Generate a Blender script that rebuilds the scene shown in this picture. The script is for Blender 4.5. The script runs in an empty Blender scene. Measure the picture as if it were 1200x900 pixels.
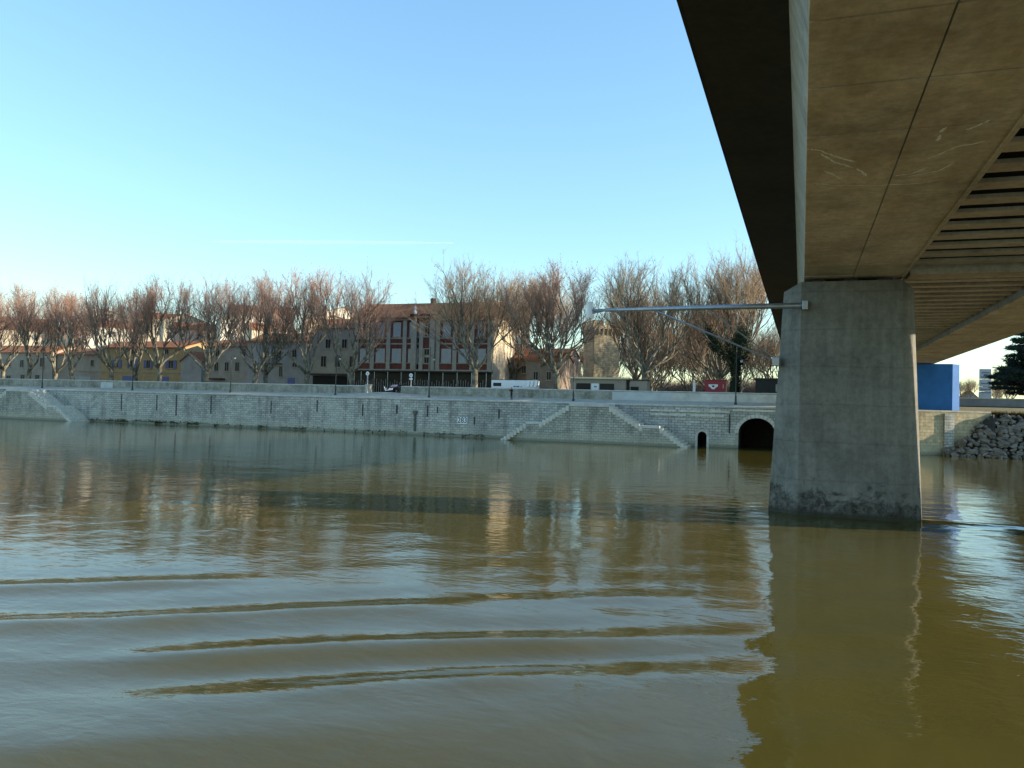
import bpy, math, random
from mathutils import Vector, Matrix, noise as mnoise

# ------------------------------------------------------------------ scene, camera, light
scene = bpy.context.scene
col = scene.collection
R = math.radians

EYE = 5.4
YAW = math.atan(340 / 940.0)
PITCH = math.atan((472.2 - 450) / 940.0)
ROLL = math.atan(0.0258)
cam_d = bpy.data.cameras.new('camera')
cam_d.sensor_width = 36.0
cam_d.lens = 36.0 * 940 / 1200
cam_d.clip_start = 0.1
cam_d.clip_end = 60000
cam = bpy.data.objects.new('camera', cam_d)
col.objects.link(cam)
cam.matrix_world = (Matrix.Translation((0, 0, EYE)) @ Matrix.Rotation(YAW, 4, 'Z')
                    @ Matrix.Rotation(math.pi / 2 + PITCH, 4, 'X') @ Matrix.Rotation(ROLL, 4, 'Z'))
scene.camera = cam

SUN_AZ, SUN_EL = 15.2, 13.5          # azimuth from +X towards +Y
world = bpy.data.worlds.new('World')
scene.world = world
world.use_nodes = True
wn = world.node_tree
sky = wn.nodes.new('ShaderNodeTexSky')
sky.sky_type = 'NISHITA'
sky.sun_disc = False
sky.sun_elevation = R(SUN_EL)
sky.sun_rotation = R(90 - SUN_AZ)
sky.altitude = 0
sky.air_density = 1.15
sky.dust_density = 0.0
sky.ozone_density = 2.5
bg = wn.nodes['Background']
bg.inputs['Strength'].default_value = 0.15
# even tone curve over the whole sky: compresses its brightness range as the camera did
bw = wn.nodes.new('ShaderNodeRGBToBW')
pw = wn.nodes.new('ShaderNodeMath'); pw.operation = 'POWER'; pw.inputs[1].default_value = -0.24
vs = wn.nodes.new('ShaderNodeVectorMath'); vs.operation = 'SCALE'
wn.links.new(sky.outputs[0], bw.inputs[0]); wn.links.new(bw.outputs[0], pw.inputs[0])
wn.links.new(sky.outputs[0], vs.inputs[0]); wn.links.new(pw.outputs[0], vs.inputs['Scale'])
wb = wn.nodes.new('ShaderNodeVectorMath'); wb.operation = 'MULTIPLY'; wb.inputs[1].default_value = (0.88, 0.985, 1.0)
wn.links.new(vs.outputs[0], wb.inputs[0])
wn.links.new(wb.outputs[0], bg.inputs['Color'])

sun_d = bpy.data.lights.new('sun', 'SUN')
sun_d.energy = 3.5
sun_d.angle = R(0.53)
sun_d.color = (1.0, 0.85, 0.64)
sun = bpy.data.objects.new('sun', sun_d)
col.objects.link(sun)
sdir = Vector((math.cos(R(SUN_EL)) * math.cos(R(SUN_AZ)), math.cos(R(SUN_EL)) * math.sin(R(SUN_AZ)), math.sin(R(SUN_EL))))
sun.rotation_euler = sdir.to_track_quat('Z', 'Y').to_euler()
sun.location = sdir * 200

scene.view_settings.view_transform = 'Standard'
scene.view_settings.look = 'None'
scene.view_settings.exposure = 1.5
scene.view_settings.gamma = 1.0
scene.view_settings.use_curve_mapping = False
scene.cycles.blur_glossy = 0.15      # keep the sun's reflection off the river onto the bridge soffit

# ------------------------------------------------------------------ helpers
def tag(o, label=None, cat=None, group=None, kind=None):
    if label: o['label'] = label
    if cat: o['category'] = cat
    if group: o['group'] = group
    if kind: o['kind'] = kind
    return o

def empty(name, loc=(0, 0, 0), rz=0.0, label=None, cat=None, group=None, kind=None):
    o = bpy.data.objects.new(name, None)
    o.empty_display_size = 0.3
    col.objects.link(o)
    o.location = loc
    o.rotation_euler = (0, 0, rz)
    return tag(o, label, cat, group, kind)

def link_mesh(name, me, mat=None, parent=None, loc=None, rot=None):
    o = bpy.data.objects.new(name, me)
    col.objects.link(o)
    if mat is not None and not me.materials:
        me.materials.append(mat)
    if parent is not None:
        o.parent = parent
    if loc is not None: o.location = loc
    if rot is not None: o.rotation_euler = rot
    return o

class MB:
    def __init__(s):
        s.v = []; s.f = []
    def box(s, x0, x1, y0, y1, z0, z1):
        n = len(s.v)
        s.v += [(x0, y0, z0), (x1, y0, z0), (x1, y1, z0), (x0, y1, z0), (x0, y0, z1), (x1, y0, z1), (x1, y1, z1), (x0, y1, z1)]
        s.f += [(n, n+3, n+2, n+1), (n+4, n+5, n+6, n+7), (n, n+1, n+5, n+4), (n+1, n+2, n+6, n+5), (n+2, n+3, n+7, n+6), (n+3, n, n+4, n+7)]
        return s
    def cbox(s, c, d):
        return s.box(c[0]-d[0]/2, c[0]+d[0]/2, c[1]-d[1]/2, c[1]+d[1]/2, c[2]-d[2]/2, c[2]+d[2]/2)
    def bevbox(s, x0, x1, y0, y1, z0, z1, b):
        # box with chamfered edges (three stacked rings of octagons kept simple)
        n = len(s.v)
        def ring(z, i):
            xa, xb, ya, yb = x0+i, x1-i, y0+i, y1-i
            return [(xa+b, ya, z), (xb-b, ya, z), (xb, ya+b, z), (xb, yb-b, z), (xb-b, yb, z), (xa+b, yb, z), (xa, yb-b, z), (xa, ya+b, z)]
        for z, i in ((z0, b), (z0+b, 0), (z1-b, 0), (z1, b)):
            s.v += ring(z, i)
        s.f.append(tuple(n+k for k in range(7, -1, -1)))
        for r in range(3):
            for k in range(8):
                a = n+r*8+k; c = n+r*8+(k+1) % 8
                s.f.append((a, c, c+8, a+8))
        s.f.append(tuple(n+24+k for k in range(8)))
        return s
    def prism(s, poly, a0, a1, axis='y'):
        # polygon (u,v) extruded along an axis: 'y' -> (u,a,v); 'x' -> (a,u,v); 'z' -> (u,v,a)
        n = len(s.v); m = len(poly)
        P = {'y': lambda u, v, a: (u, a, v), 'x': lambda u, v, a: (a, u, v), 'z': lambda u, v, a: (u, v, a)}[axis]
        for a in (a0, a1):
            s.v += [P(u, v, a) for u, v in poly]
        s.f.append(tuple(n+k for k in range(m)))
        s.f.append(tuple(n+m+k for k in range(m-1, -1, -1)))
        for k in range(m):
            j = (k+1) % m
            s.f.append((n+k, n+m+k, n+m+j, n+j))
        return s
    def tube(s, pts, rad, n=6, cap=True):
        pts = [Vector(p) for p in pts]
        b = len(s.v); m = len(pts)
        if not hasattr(rad, '__len__'): rad = [rad]*m
        up = None
        for i, p in enumerate(pts):
            d = (pts[min(i+1, m-1)] - pts[max(i-1, 0)])
            d = d.normalized() if d.length > 1e-9 else Vector((0, 0, 1))
            if up is None:
                up = d.orthogonal().normalized()
            else:
                up = (up - d*up.dot(d))
                up = up.normalized() if up.length > 1e-6 else d.orthogonal().normalized()
            w = d.cross(up)
            for k in range(n):
                a = 2*math.pi*k/n
                s.v.append(tuple(p + (up*math.cos(a) + w*math.sin(a))*rad[i]))
        for i in range(m-1):
            for k in range(n):
                a = b+i*n+k; c = b+i*n+(k+1) % n
                s.f.append((a, c, c+n, a+n))
        if cap:
            s.f.append(tuple(b+k for k in range(n-1, -1, -1)))
            s.f.append(tuple(b+(m-1)*n+k for k in range(n)))
        return s
    def spike(s, p0, p1, r):
        # thin three-sided twig ending in a point
        p0 = Vector(p0); p1 = Vector(p1); d = (p1-p0).normalized()
        u = d.orthogonal().normalized(); w = d.cross(u); b = len(s.v)
        for k in range(3):
            a = 2.094*k
            s.v.append(tuple(p0+(u*math.cos(a)+w*math.sin(a))*r))
        s.v.append(tuple(p1))
        s.f += [(b, b+1, b+3), (b+1, b+2, b+3), (b+2, b, b+3)]
    def leaf(s, c, n, size, rnd):
        n = Vector(n).normalized(); u = n.orthogonal().normalized()
        a = rnd.uniform(0, 6.28); w = n.cross(u)
        e = (u*math.cos(a)+w*math.sin(a))*size; g = n.cross(e.normalized())*size*0.6
        c = Vector(c); b = len(s.v)
        s.v += [tuple(c-e), tuple(c+g), tuple(c+e), tuple(c-g)]
        s.f.append((b, b+1, b+2, b+3))
    def quad(s, a, b, c, d):
        n = len(s.v); s.v += [a, b, c, d]; s.f.append((n, n+1, n+2, n+3)); return s
    def lathe(s, prof, cx, cy, n=12):
        b = len(s.v); m = len(prof)
        for r, z in prof:
            for k in range(n):
                a = 2*math.pi*k/n
                s.v.append((cx+r*math.cos(a), cy+r*math.sin(a), z))
        for i in range(m-1):
            for k in range(n):
                a = b+i*n+k; c = b+i*n+(k+1) % n
                s.f.append((a, c, c+n, a+n))
        s.f.append(tuple(b+k for k in range(n-1, -1, -1)))
        s.f.append(tuple(b+(m-1)*n+k for k in range(n)))
        return s
    def mesh(s, name, smooth=False):
        me = bpy.data.meshes.new(name)
        me.from_pydata(s.v, [], s.f)
        me.update()
        if smooth:
            me.polygons.foreach_set('use_smooth', [True]*len(me.polygons))
        return me
    def build(s, name, mat, parent=None, loc=None, smooth=False, rot=None):
        return link_mesh(name, s.mesh(name, smooth), mat, parent, loc, rot)

def copy_tree(o, parent=None):
    c = o.copy(); col.objects.link(c); c.parent = parent
    for ch in [k for k in o.children]:
        copy_tree(ch, c)
    return c

def fbm(x, y, z=0.0):
    return mnoise.noise((x, y, z))

# ------------------------------------------------------------------ materials
class NT:
    def __init__(s, name):
        s.m = bpy.data.materials.new(name); s.m.use_nodes = True
        s.t = s.m.node_tree; s.b = s.t.nodes['Principled BSDF']
        s.out = s.t.nodes['Material Output']
    def n(s, typ, **kw):
        o = s.t.nodes.new(typ)
        for k, v in kw.items():
            if k.startswith('i_'):
                key = k[2:].replace('_', ' ')
                o.inputs[int(key) if key.isdigit() else key].default_value = v
            else:
                setattr(o, k, v)
        return o
    def l(s, a, b): s.t.links.new(a, b)
    def pos(s):
        return s.n('ShaderNodeNewGeometry').outputs['Position']
    def obj(s):
        return s.n('ShaderNodeTexCoord').outputs['Object']
    def noise(s, vec, scale, detail=4, rough=0.6, dist=0.0, stretch=None):
        if stretch:
            mp = s.n('ShaderNodeMapping'); mp.inputs['Scale'].default_value = stretch
            s.l(vec, mp.inputs['Vector']); vec = mp.outputs[0]
        t = s.n('ShaderNodeTexNoise'); t.inputs['Scale'].default_value = scale
        t.inputs['Detail'].default_value = detail; t.inputs['Roughness'].default_value = rough
        t.inputs['Distortion'].default_value = dist
        s.l(vec, t.inputs['Vector']); return t.outputs['Fac']
    def ramp(s, fac, stops, interp='LINEAR'):
        r = s.n('ShaderNodeValToRGB'); r.color_ramp.interpolation = interp
        e = r.color_ramp.elements
        while len(e) < len(stops): e.new(0.5)
        for k, (p, c) in enumerate(stops):
            e[k].position = p
            e[k].color = (c, c, c, 1) if not hasattr(c, '__len__') else (c[0], c[1], c[2], 1)
        s.l(fac, r.inputs['Fac']); return r.outputs['Color']
    def mix(s, fac, a, b, mode='MIX'):
        m = s.n('ShaderNodeMix', data_type='RGBA', blend_type=mode)
        for sock, v in ((m.inputs[0], fac), (m.inputs[6], a), (m.inputs[7], b)):
            if hasattr(v, 'links') or hasattr(v, 'is_linked'): s.l(v, sock)
            elif hasattr(v, '__len__'): sock.default_value = (v[0], v[1], v[2], 1)
            else: sock.default_value = v
        return m.outputs[2]
    def math(s, op, a, b=None, clamp=False):
        m = s.n('ShaderNodeMath', operation=op, use_clamp=clamp)
        for k, v in enumerate((a, b)):
            if v is None: continue
            if hasattr(v, 'is_linked'): s.l(v, m.inputs[k])
            else: m.inputs[k].default_value = v
        return m.outputs[0]
    def bump(s, h, strength=0.5, dist=0.02):
        b = s.n('ShaderNodeBump'); b.inputs['Strength'].default_value = strength
        b.inputs['Distance'].default_value = dist
        s.l(h, b.inputs['Height']); s.l(b.outputs[0], s.b.inputs['Normal']); return b
    def col(s, c):
        if hasattr(c, 'is_linked'): s.l(c, s.b.inputs['Base Color'])
        else: s.b.inputs['Base Color'].default_value = (c[0], c[1], c[2], 1)
    def set(s, rough=0.8, spec=None, metal=None):
        s.b.inputs['Roughness'].default_value = rough
        if spec is not None: s.b.inputs['Specular IOR Level'].default_value = spec
        if metal is not None: s.b.inputs['Metallic'].default_value = metal

def mat_plain(name, c, rough=0.7, var=0.25, scale=1.5, metal=0.0, bump=0.0, world_pos=True):
    k = NT(name)
    v = k.pos() if world_pos else k.obj()
    f = k.noise(v, scale, 5, 0.65)
    lo = tuple(x*(1-var) for x in c); hi = tuple(min(1, x*(1+var)) for x in c)
    k.col(k.ramp(f, [(0.3, lo), (0.7, hi)]))
    k.set(rough, None, metal)
    if bump: k.bump(k.noise(v, scale*8, 4), bump, 0.02)
    return k.m

def mat_concrete(name, c, dark=0.55, streak=True, board=0.0, rust=None, water_stain=False):
    k = NT(name); p = k.pos()
    big = k.noise(p, 0.35, 6, 0.65)
    fine = k.noise(p, 3.5, 6, 0.7)
    cc = k.ramp(big, [(0.28, tuple(x*dark for x in c)), (0.55, c), (0.8, tuple(min(1, x*1.18) for x in c))])
    cc = k.mix(0.8, cc, k.ramp(fine, [(0.25, 0.55), (0.6, 1.0), (0.85, 1.12)]), 'MULTIPLY')
    if streak:
        st = k.noise(p, 1.0, 5, 0.7, stretch=(1.6, 1.6, 0.12))
        cc = k.mix(0.5, cc, k.ramp(st, [(0.35, 0.6), (0.6, 1.05)]), 'MULTIPLY')
    if rust:
        rs = k.noise(p, 0.9, 6, 0.7, stretch=(1.0, 0.35, 1.0))
        cc = k.mix(k.ramp(rs, [(0.42, 0.0), (0.75, 0.75)]), cc, rust)
    if board:
        # horizontal lines left by the pours
        sp = k.n('ShaderNodeSeparateXYZ'); k.l(p, sp.inputs[0])
        w = k.math('ADD', k.math('MULTIPLY', sp.outputs['Z'], 1.0/board), k.math('MULTIPLY', big, 0.12))
        fr = k.math('FRACT', w)
        ln = k.ramp(fr, [(0.0, 0.55), (0.03, 1.0), (0.97, 1.0), (1.0, 0.55)])
        cc = k.mix(0.4, cc, ln, 'MULTIPLY')
    if water_stain:
        sp2 = k.n('ShaderNodeSeparateXYZ'); k.l(p, sp2.inputs[0])
        edge = k.noise(p, 0.9, 6, 0.75, 0.6)
        h = k.math('SUBTRACT', sp2.outputs['Z'], k.math('MULTIPLY', k.math('SUBTRACT', edge, 0.40), 6.0))
        msk = k.ramp(h, [(0.0, 1.0), (0.30, 0.85), (0.75, 0.0)])
        patch = k.ramp(k.noise(p, 2.2, 7, 0.8), [(0.40, 1.0), (0.62, 0.35), (0.70, 0.0)])
        msk = k.mix(1.0, msk, patch, 'MULTIPLY')
        cc = k.mix(msk, cc, (0.018, 0.016, 0.012))
        line = k.ramp(sp2.outputs['Z'], [(0.0, 1.0), (0.16, 1.0), (0.34, 0.0)])
        cc = k.mix(k.mix(0.8, (0, 0, 0), line), cc, (0.03, 0.028, 0.018))
    k.col(cc); k.set(0.85, 0.3)
    k.bump(k.noise(p, 9, 6, 0.7), 0.35, 0.03)
    return k.m

def mat_masonry(name, c, bw=0.95, bh=0.40, mortar=0.35, algae=True, moss=0.0, contrast=1.0):
    k = NT(name); p = k.pos()
    sp = k.n('ShaderNodeSeparateXYZ'); k.l(p, sp.inputs[0])
    cb = k.n('ShaderNodeCombineXYZ')
    k.l(k.math('ADD', sp.outputs['X'], k.math('MULTIPLY', sp.outputs['Y'], 1.0)), cb.inputs[0]); k.l(sp.outputs['Z'], cb.inputs[1])
    wob = k.n('ShaderNodeTexNoise'); wob.inputs['Scale'].default_value = 1.3; k.l(p, wob.inputs['Vector'])
    vm = k.n('ShaderNodeMix', data_type='RGBA', blend_type='LINEAR_LIGHT'); vm.inputs[0].default_value = 0.05
    k.l(cb.outputs[0], vm.inputs[6]); k.l(wob.outputs['Color'], vm.inputs[7])
    br = k.n('ShaderNodeTexBrick'); k.l(vm.outputs[2], br.inputs['Vector'])
    br.inputs['Scale'].default_value = 1.0; br.inputs['Brick Width'].default_value = bw; br.inputs['Row Height'].default_value = bh
    br.inputs['Mortar Size'].default_value = 0.03; br.inputs['Mortar Smooth'].default_value = 0.4; br.inputs['Bias'].default_value = 0.0
    br.inputs['Color1'].default_value = (0.78, 0.78, 0.78, 1); br.inputs['Color2'].default_value = (1.1, 1.1, 1.1, 1)
    br.inputs['Mortar'].default_value = (mortar, mortar, mortar, 1)
    big = k.noise(p, 0.16, 6, 0.7)
    base = k.ramp(big, [(0.3, tuple(x*0.72 for x in c)), (0.5, c), (0.72, tuple(min(1, x*1.2) for x in c))])
    cc = k.mix(contrast, base, br.outputs['Color'], 'MULTIPLY')
    f2 = k.noise(p, 2.4, 6, 0.75)
    cc = k.mix(0.6, cc, k.ramp(f2, [(0.3, 0.55), (0.6, 1.0), (0.85, 1.2)]), 'MULTIPLY')
    st = k.noise(p, 0.8, 5, 0.75, stretch=(1.0, 1.0, 0.10))
    cc = k.mix(k.ramp(st, [(0.50, 0.0), (0.72, 0.75)]), cc, tuple(x*0.22 for x in c))
    rp_ = k.noise(p, 0.22, 3, 0.5, 1.5)
    cc = k.mix(k.ramp(rp_, [(0.52, 0.0), (0.62, 0.14), (0.75, 0.2)]), cc, tuple(x*1.25 for x in c), 'MIX')
    sd_ = k.noise(p, 0.35, 5, 0.8, stretch=(1.0, 1.0, 0.25))
    cc = k.mix(k.ramp(sd_, [(0.58, 0.0), (0.74, 0.42)]), cc, (0.05, 0.055, 0.04))
    if moss:
        ms = k.noise(p, 0.5, 6, 0.75)
        cc = k.mix(k.ramp(ms, [(0.47, 0.0), (0.7, moss)]), cc, (0.07, 0.075, 0.03))
    if algae:
        h = k.math('SUBTRACT', sp.outputs['Z'], k.math('MULTIPLY', k.math('SUBTRACT', f2, 0.4), 0.9))
        cc = k.mix(k.ramp(h, [(0.0, 0.95), (0.18, 0.75), (0.42, 0.0)]), cc, (0.030, 0.034, 0.020))
        h2 = k.math('SUBTRACT', sp.outputs['Z'], k.math('MULTIPLY', big, 1.6))
        cc = k.mix(k.ramp(h2, [(0.0, 0.45), (0.5, 0.25), (0.75, 0.0)]), cc, tuple((x*1.15) for x in (0.33, 0.32, 0.24)))
    k.col(cc); k.set(0.9, 0.2)
    hgt = k.mix(0.35, br.outputs['Color'], f2)
    k.bump(hgt, 0.7, 0.05)
    return k.m

M = {}
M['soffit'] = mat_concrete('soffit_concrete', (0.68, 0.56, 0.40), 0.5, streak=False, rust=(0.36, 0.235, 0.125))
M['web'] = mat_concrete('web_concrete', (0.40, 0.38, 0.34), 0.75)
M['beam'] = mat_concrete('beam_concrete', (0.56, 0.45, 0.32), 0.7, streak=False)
M['cantilever'] = mat_concrete('blackened_and_shade_concrete', (0.050, 0.043, 0.035), 0.6, streak=False)  # own blackening on the cantilevers; painted shade on the beam webs
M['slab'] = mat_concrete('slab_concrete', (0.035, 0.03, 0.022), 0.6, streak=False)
M['pier'] = mat_concrete('pier_concrete', (0.195, 0.19, 0.168), 0.62, streak=True, board=1.95, water_stain=True)
M['bluepaint'] = mat_plain('blue_painted_concrete', (0.014, 0.115, 0.34), 0.8, 0.15, 1.0)
M['steel'] = mat_plain('galvanised_steel', (0.33, 0.36, 0.40), 0.42, 0.18, 2.0, 0.6)
M['whitepaint'] = mat_plain('white_paint', (0.72, 0.72, 0.70), 0.5, 0.08, 2.0)
M['chalk'] = mat_plain('white_lime_streak', (0.85, 0.82, 0.72), 0.9, 0.3, 8.0)
M['quay'] = mat_masonry('quay_limestone', (0.46, 0.455, 0.405), 0.80, 0.36, 0.27)
M['stair'] = mat_masonry('stair_limestone', (0.43, 0.42, 0.355), 0.7, 0.34, 0.3, contrast=1.0)
M['step'] = mat_plain('worn_step_stone', (0.50, 0.48, 0.41), 0.9, 0.25, 2.5, bump=0.3)
M['coping'] = mat_plain('coping_stone', (0.47, 0.455, 0.41), 0.9, 0.22, 0.8, bump=0.3)
M['parapet'] = mat_masonry('parapet_rubble', (0.35, 0.34, 0.29), 0.6, 0.33, 0.55, algae=False, moss=0.75, contrast=0.55)
M['render'] = mat_plain('pale_render', (0.42, 0.44, 0.43), 0.9, 0.15, 0.6, bump=0.1)
M['path'] = mat_plain('path_gravel', (0.42, 0.375, 0.29), 0.95, 0.2, 1.2, bump=0.3)
M['ground'] = mat_plain('dry_ground', (0.17, 0.145, 0.10), 0.95, 0.35, 0.3, bump=0.3)
M['goldwall'] = mat_masonry('golden_limestone', (0.52, 0.43, 0.28), 0.8, 0.42, 0.55, contrast=0.9, moss=0.55)
M['riprap'] = mat_plain('riprap_rock', (0.19, 0.165, 0.135), 0.9, 0.5, 1.1, bump=0.6)
M['soil_and_arch_shade'] = mat_plain('dark_soil_and_arch_shade', (0.035, 0.032, 0.025), 0.95, 0.35, 2.0, bump=0.5)  # bank soil; also painted shade inside the wall arches
M['drain'] = mat_plain('mossy_drain', (0.10, 0.11, 0.09), 0.9, 0.3, 2.0)
M['grass'] = mat_plain('dry_grass', (0.17, 0.135, 0.045), 0.95, 0.4, 1.5, bump=0.6)
M['dark'] = mat_plain('black_void', (0.012, 0.012, 0.012), 0.9, 0.2, 2.0)
M['iron'] = mat_plain('black_iron', (0.018, 0.02, 0.022), 0.5, 0.2, 3.0)
M['glass'] = mat_plain('window_glass', (0.012, 0.014, 0.017), 0.25, 0.3, 0.6)
M['glass'].node_tree.nodes['Principled BSDF'].inputs['Specular IOR Level'].default_value = 0.12
M['frosted'] = mat_plain('lamp_glass', (0.45, 0.45, 0.42), 0.3, 0.1, 2.0)
M['cream'] = mat_plain('cream_render', (0.58, 0.50, 0.36), 0.9, 0.14, 0.7)
M['cream2'] = mat_plain('white_render', (0.66, 0.61, 0.50), 0.9, 0.12, 0.7)
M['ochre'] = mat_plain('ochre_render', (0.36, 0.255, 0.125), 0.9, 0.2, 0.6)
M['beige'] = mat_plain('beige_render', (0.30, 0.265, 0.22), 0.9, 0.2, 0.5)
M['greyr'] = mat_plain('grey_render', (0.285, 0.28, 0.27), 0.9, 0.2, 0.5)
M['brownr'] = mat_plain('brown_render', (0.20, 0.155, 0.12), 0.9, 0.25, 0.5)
M['pink'] = mat_plain('pink_render', (0.47, 0.30, 0.22), 0.9, 0.15, 0.7)
M['blueshut'] = mat_plain('blue_shutter_paint', (0.085, 0.10, 0.26), 0.6, 0.2, 1.5)
M['greyshut'] = mat_plain('grey_shutter_paint', (0.28, 0.30, 0.31), 0.6, 0.12, 1.5)
M['stonetrim'] = mat_plain('grey_stone_trim', (0.29, 0.265, 0.22), 0.85, 0.18, 1.2)
M['redbrick'] = mat_masonry('red_brick', (0.17, 0.058, 0.045), 0.24, 0.085, 0.6, algae=False, contrast=0.5)
M['redpaint'] = mat_plain('red_stall_paint', (0.27, 0.012, 0.025), 0.5, 0.15, 2.0)
M['kioskwall'] = mat_plain('kiosk_wall', (0.26, 0.22, 0.175), 0.85, 0.12, 1.0)
M['roofedge'] = mat_plain('pale_roof_edge', (0.62, 0.50, 0.31), 0.8, 0.1, 1.0)
M['darkwood'] = mat_plain('dark_stained_boards', (0.022, 0.022, 0.02), 0.8, 0.3, 2.0)
M['caravan'] = mat_plain('white_caravan_skin', (0.62, 0.64, 0.66), 0.4, 0.06, 1.0)
M['letter'] = mat_plain('blue_lettering', (0.06, 0.09, 0.22), 0.6, 0.1, 2.0)
M['skin'] = mat_plain('skin', (0.45, 0.27, 0.19), 0.6, 0.1, 5.0)
M['blackcloth'] = mat_plain('black_cloth', (0.014, 0.014, 0.018), 0.9, 0.3, 5.0)
M['hair'] = mat_plain('dark_hair', (0.02, 0.014, 0.010), 0.7, 0.3, 9.0)
M['carblack'] = mat_plain('black_car_paint', (0.012, 0.013, 0.018), 0.18, 0.1, 1.0)
M['rubber'] = mat_plain('rubber', (0.02, 0.02, 0.02), 0.8, 0.1, 3.0)
M['chrome'] = mat_plain('chrome', (0.7, 0.7, 0.72), 0.12, 0.05, 3.0, 1.0)
M['totem'] = mat_plain('grey_totem_panel', (0.33, 0.36, 0.39), 0.6, 0.12, 0.6)
M['totemtext'] = mat_plain('totem_text', (0.12, 0.13, 0.15), 0.7, 0.1, 2.0)
M['asphalt'] = mat_plain('road_asphalt', (0.10, 0.10, 0.10), 0.9, 0.2, 0.8)
M['lowwall'] = mat_plain('low_concrete_wall', (0.20, 0.195, 0.19), 0.9, 0.18, 0.5)

def mat_tiles():
    k = NT('terracotta_tiles'); p = k.pos()
    cc = k.ramp(k.noise(p, 1.2, 6, 0.75), [(0.28, (0.13, 0.055, 0.03)), (0.5, (0.33, 0.125, 0.055)), (0.75, (0.44, 0.20, 0.09))])
    w = k.n('ShaderNodeTexWave'); w.inputs['Scale'].default_value = 2.2; w.inputs['Distortion'].default_value = 0.6
    k.l(p, w.inputs['Vector'])
    cc = k.mix(0.35, cc, k.ramp(w.outputs['Fac'], [(0.2, 0.6), (0.7, 1.1)]), 'MULTIPLY')
    k.col(cc); k.set(0.9, 0.2); k.bump(w.outputs['Fac'], 0.6, 0.06)
    return k.m
M['tiles'] = mat_tiles()

def mat_bark(name, stops, scale=2.2):
    k = NT(name); p = k.obj()
    oi = k.n('ShaderNodeObjectInfo')
    va = k.n('ShaderNodeVectorMath', operation='ADD'); k.l(p, va.inputs[0]); k.l(oi.outputs['Location'], va.inputs[1])
    f = k.noise(va.outputs[0], scale, 5, 0.7)
    k.col(k.ramp(f, stops)); k.set(0.9, 0.2)
    return k.m
M['bark'] = mat_bark('plane_bark', [(0.30, (0.055, 0.05, 0.034)), (0.47, (0.11, 0.10, 0.075)), (0.62, (0.26, 0.24, 0.18)), (0.75, (0.10, 0.092, 0.066))], 1.6)
M['shoot'] = mat_bark('shoot_bark', [(0.3, (0.09, 0.068, 0.055)), (0.7, (0.21, 0.16, 0.12))], 0.6)
M['twig'] = mat_bark('twig_bark', [(0.30, (0.20, 0.15, 0.125)), (0.5, (0.32, 0.21, 0.165)), (0.72, (0.46, 0.24, 0.15))], 0.28)
M['twiggold'] = mat_bark('avenue_twig_bark', [(0.30, (0.21, 0.155, 0.105)), (0.5, (0.34, 0.245, 0.16)), (0.72, (0.43, 0.27, 0.15))], 0.28)
M['dryleaf'] = mat_bark('dry_leaf', [(0.3, (0.22, 0.085, 0.03)), (0.7, (0.40, 0.17, 0.06))], 0.8)
M['ivy'] = mat_bark('ivy_leaf', [(0.3, (0.012, 0.018, 0.010)), (0.7, (0.035, 0.045, 0.022))], 1.5)
M['needle'] = mat_bark('cedar_needles', [(0.3, (0.012, 0.022, 0.018)), (0.7, (0.035, 0.055, 0.040))], 0.8)
M['weed'] = mat_bark('weed_leaf', [(0.3, (0.03, 0.035, 0.012)), (0.7, (0.07, 0.075, 0.03))], 1.5)

def mat_water():
    k = NT('muddy_river_water'); p = k.pos()
    big = k.noise(p, 0.05, 4, 0.6)
    k.col(k.ramp(big, [(0.3, (0.082, 0.070, 0.016)), (0.7, (0.105, 0.088, 0.021))]))
    k.set(0.02); k.b.inputs['IOR'].default_value = 1.333
    n1 = k.noise(p, 0.55, 3, 0.5, 0.4)
    n2 = k.noise(p, 2.3, 4, 0.55, 0.3, stretch=(0.55, 1.2, 1.0))
    n3 = k.noise(p, 7.0, 3, 0.55, stretch=(0.6, 1.2, 1.0))
    patch = k.ramp(k.noise(p, 0.045, 3, 0.6), [(0.35, 0.35), (0.65, 1.0)])
    h = k.math('ADD', k.math('MULTIPLY', n1, 0.55), k.math('MULTIPLY', k.math('MULTIPLY', n2, 0.26), patch))
    h = k.math('ADD', h, k.math('MULTIPLY', k.math('MULTIPLY', n3, 0.045), patch))
    b = k.bump(h, 1.0, 0.052)
    return k.m
M['water'] = mat_water()

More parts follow.
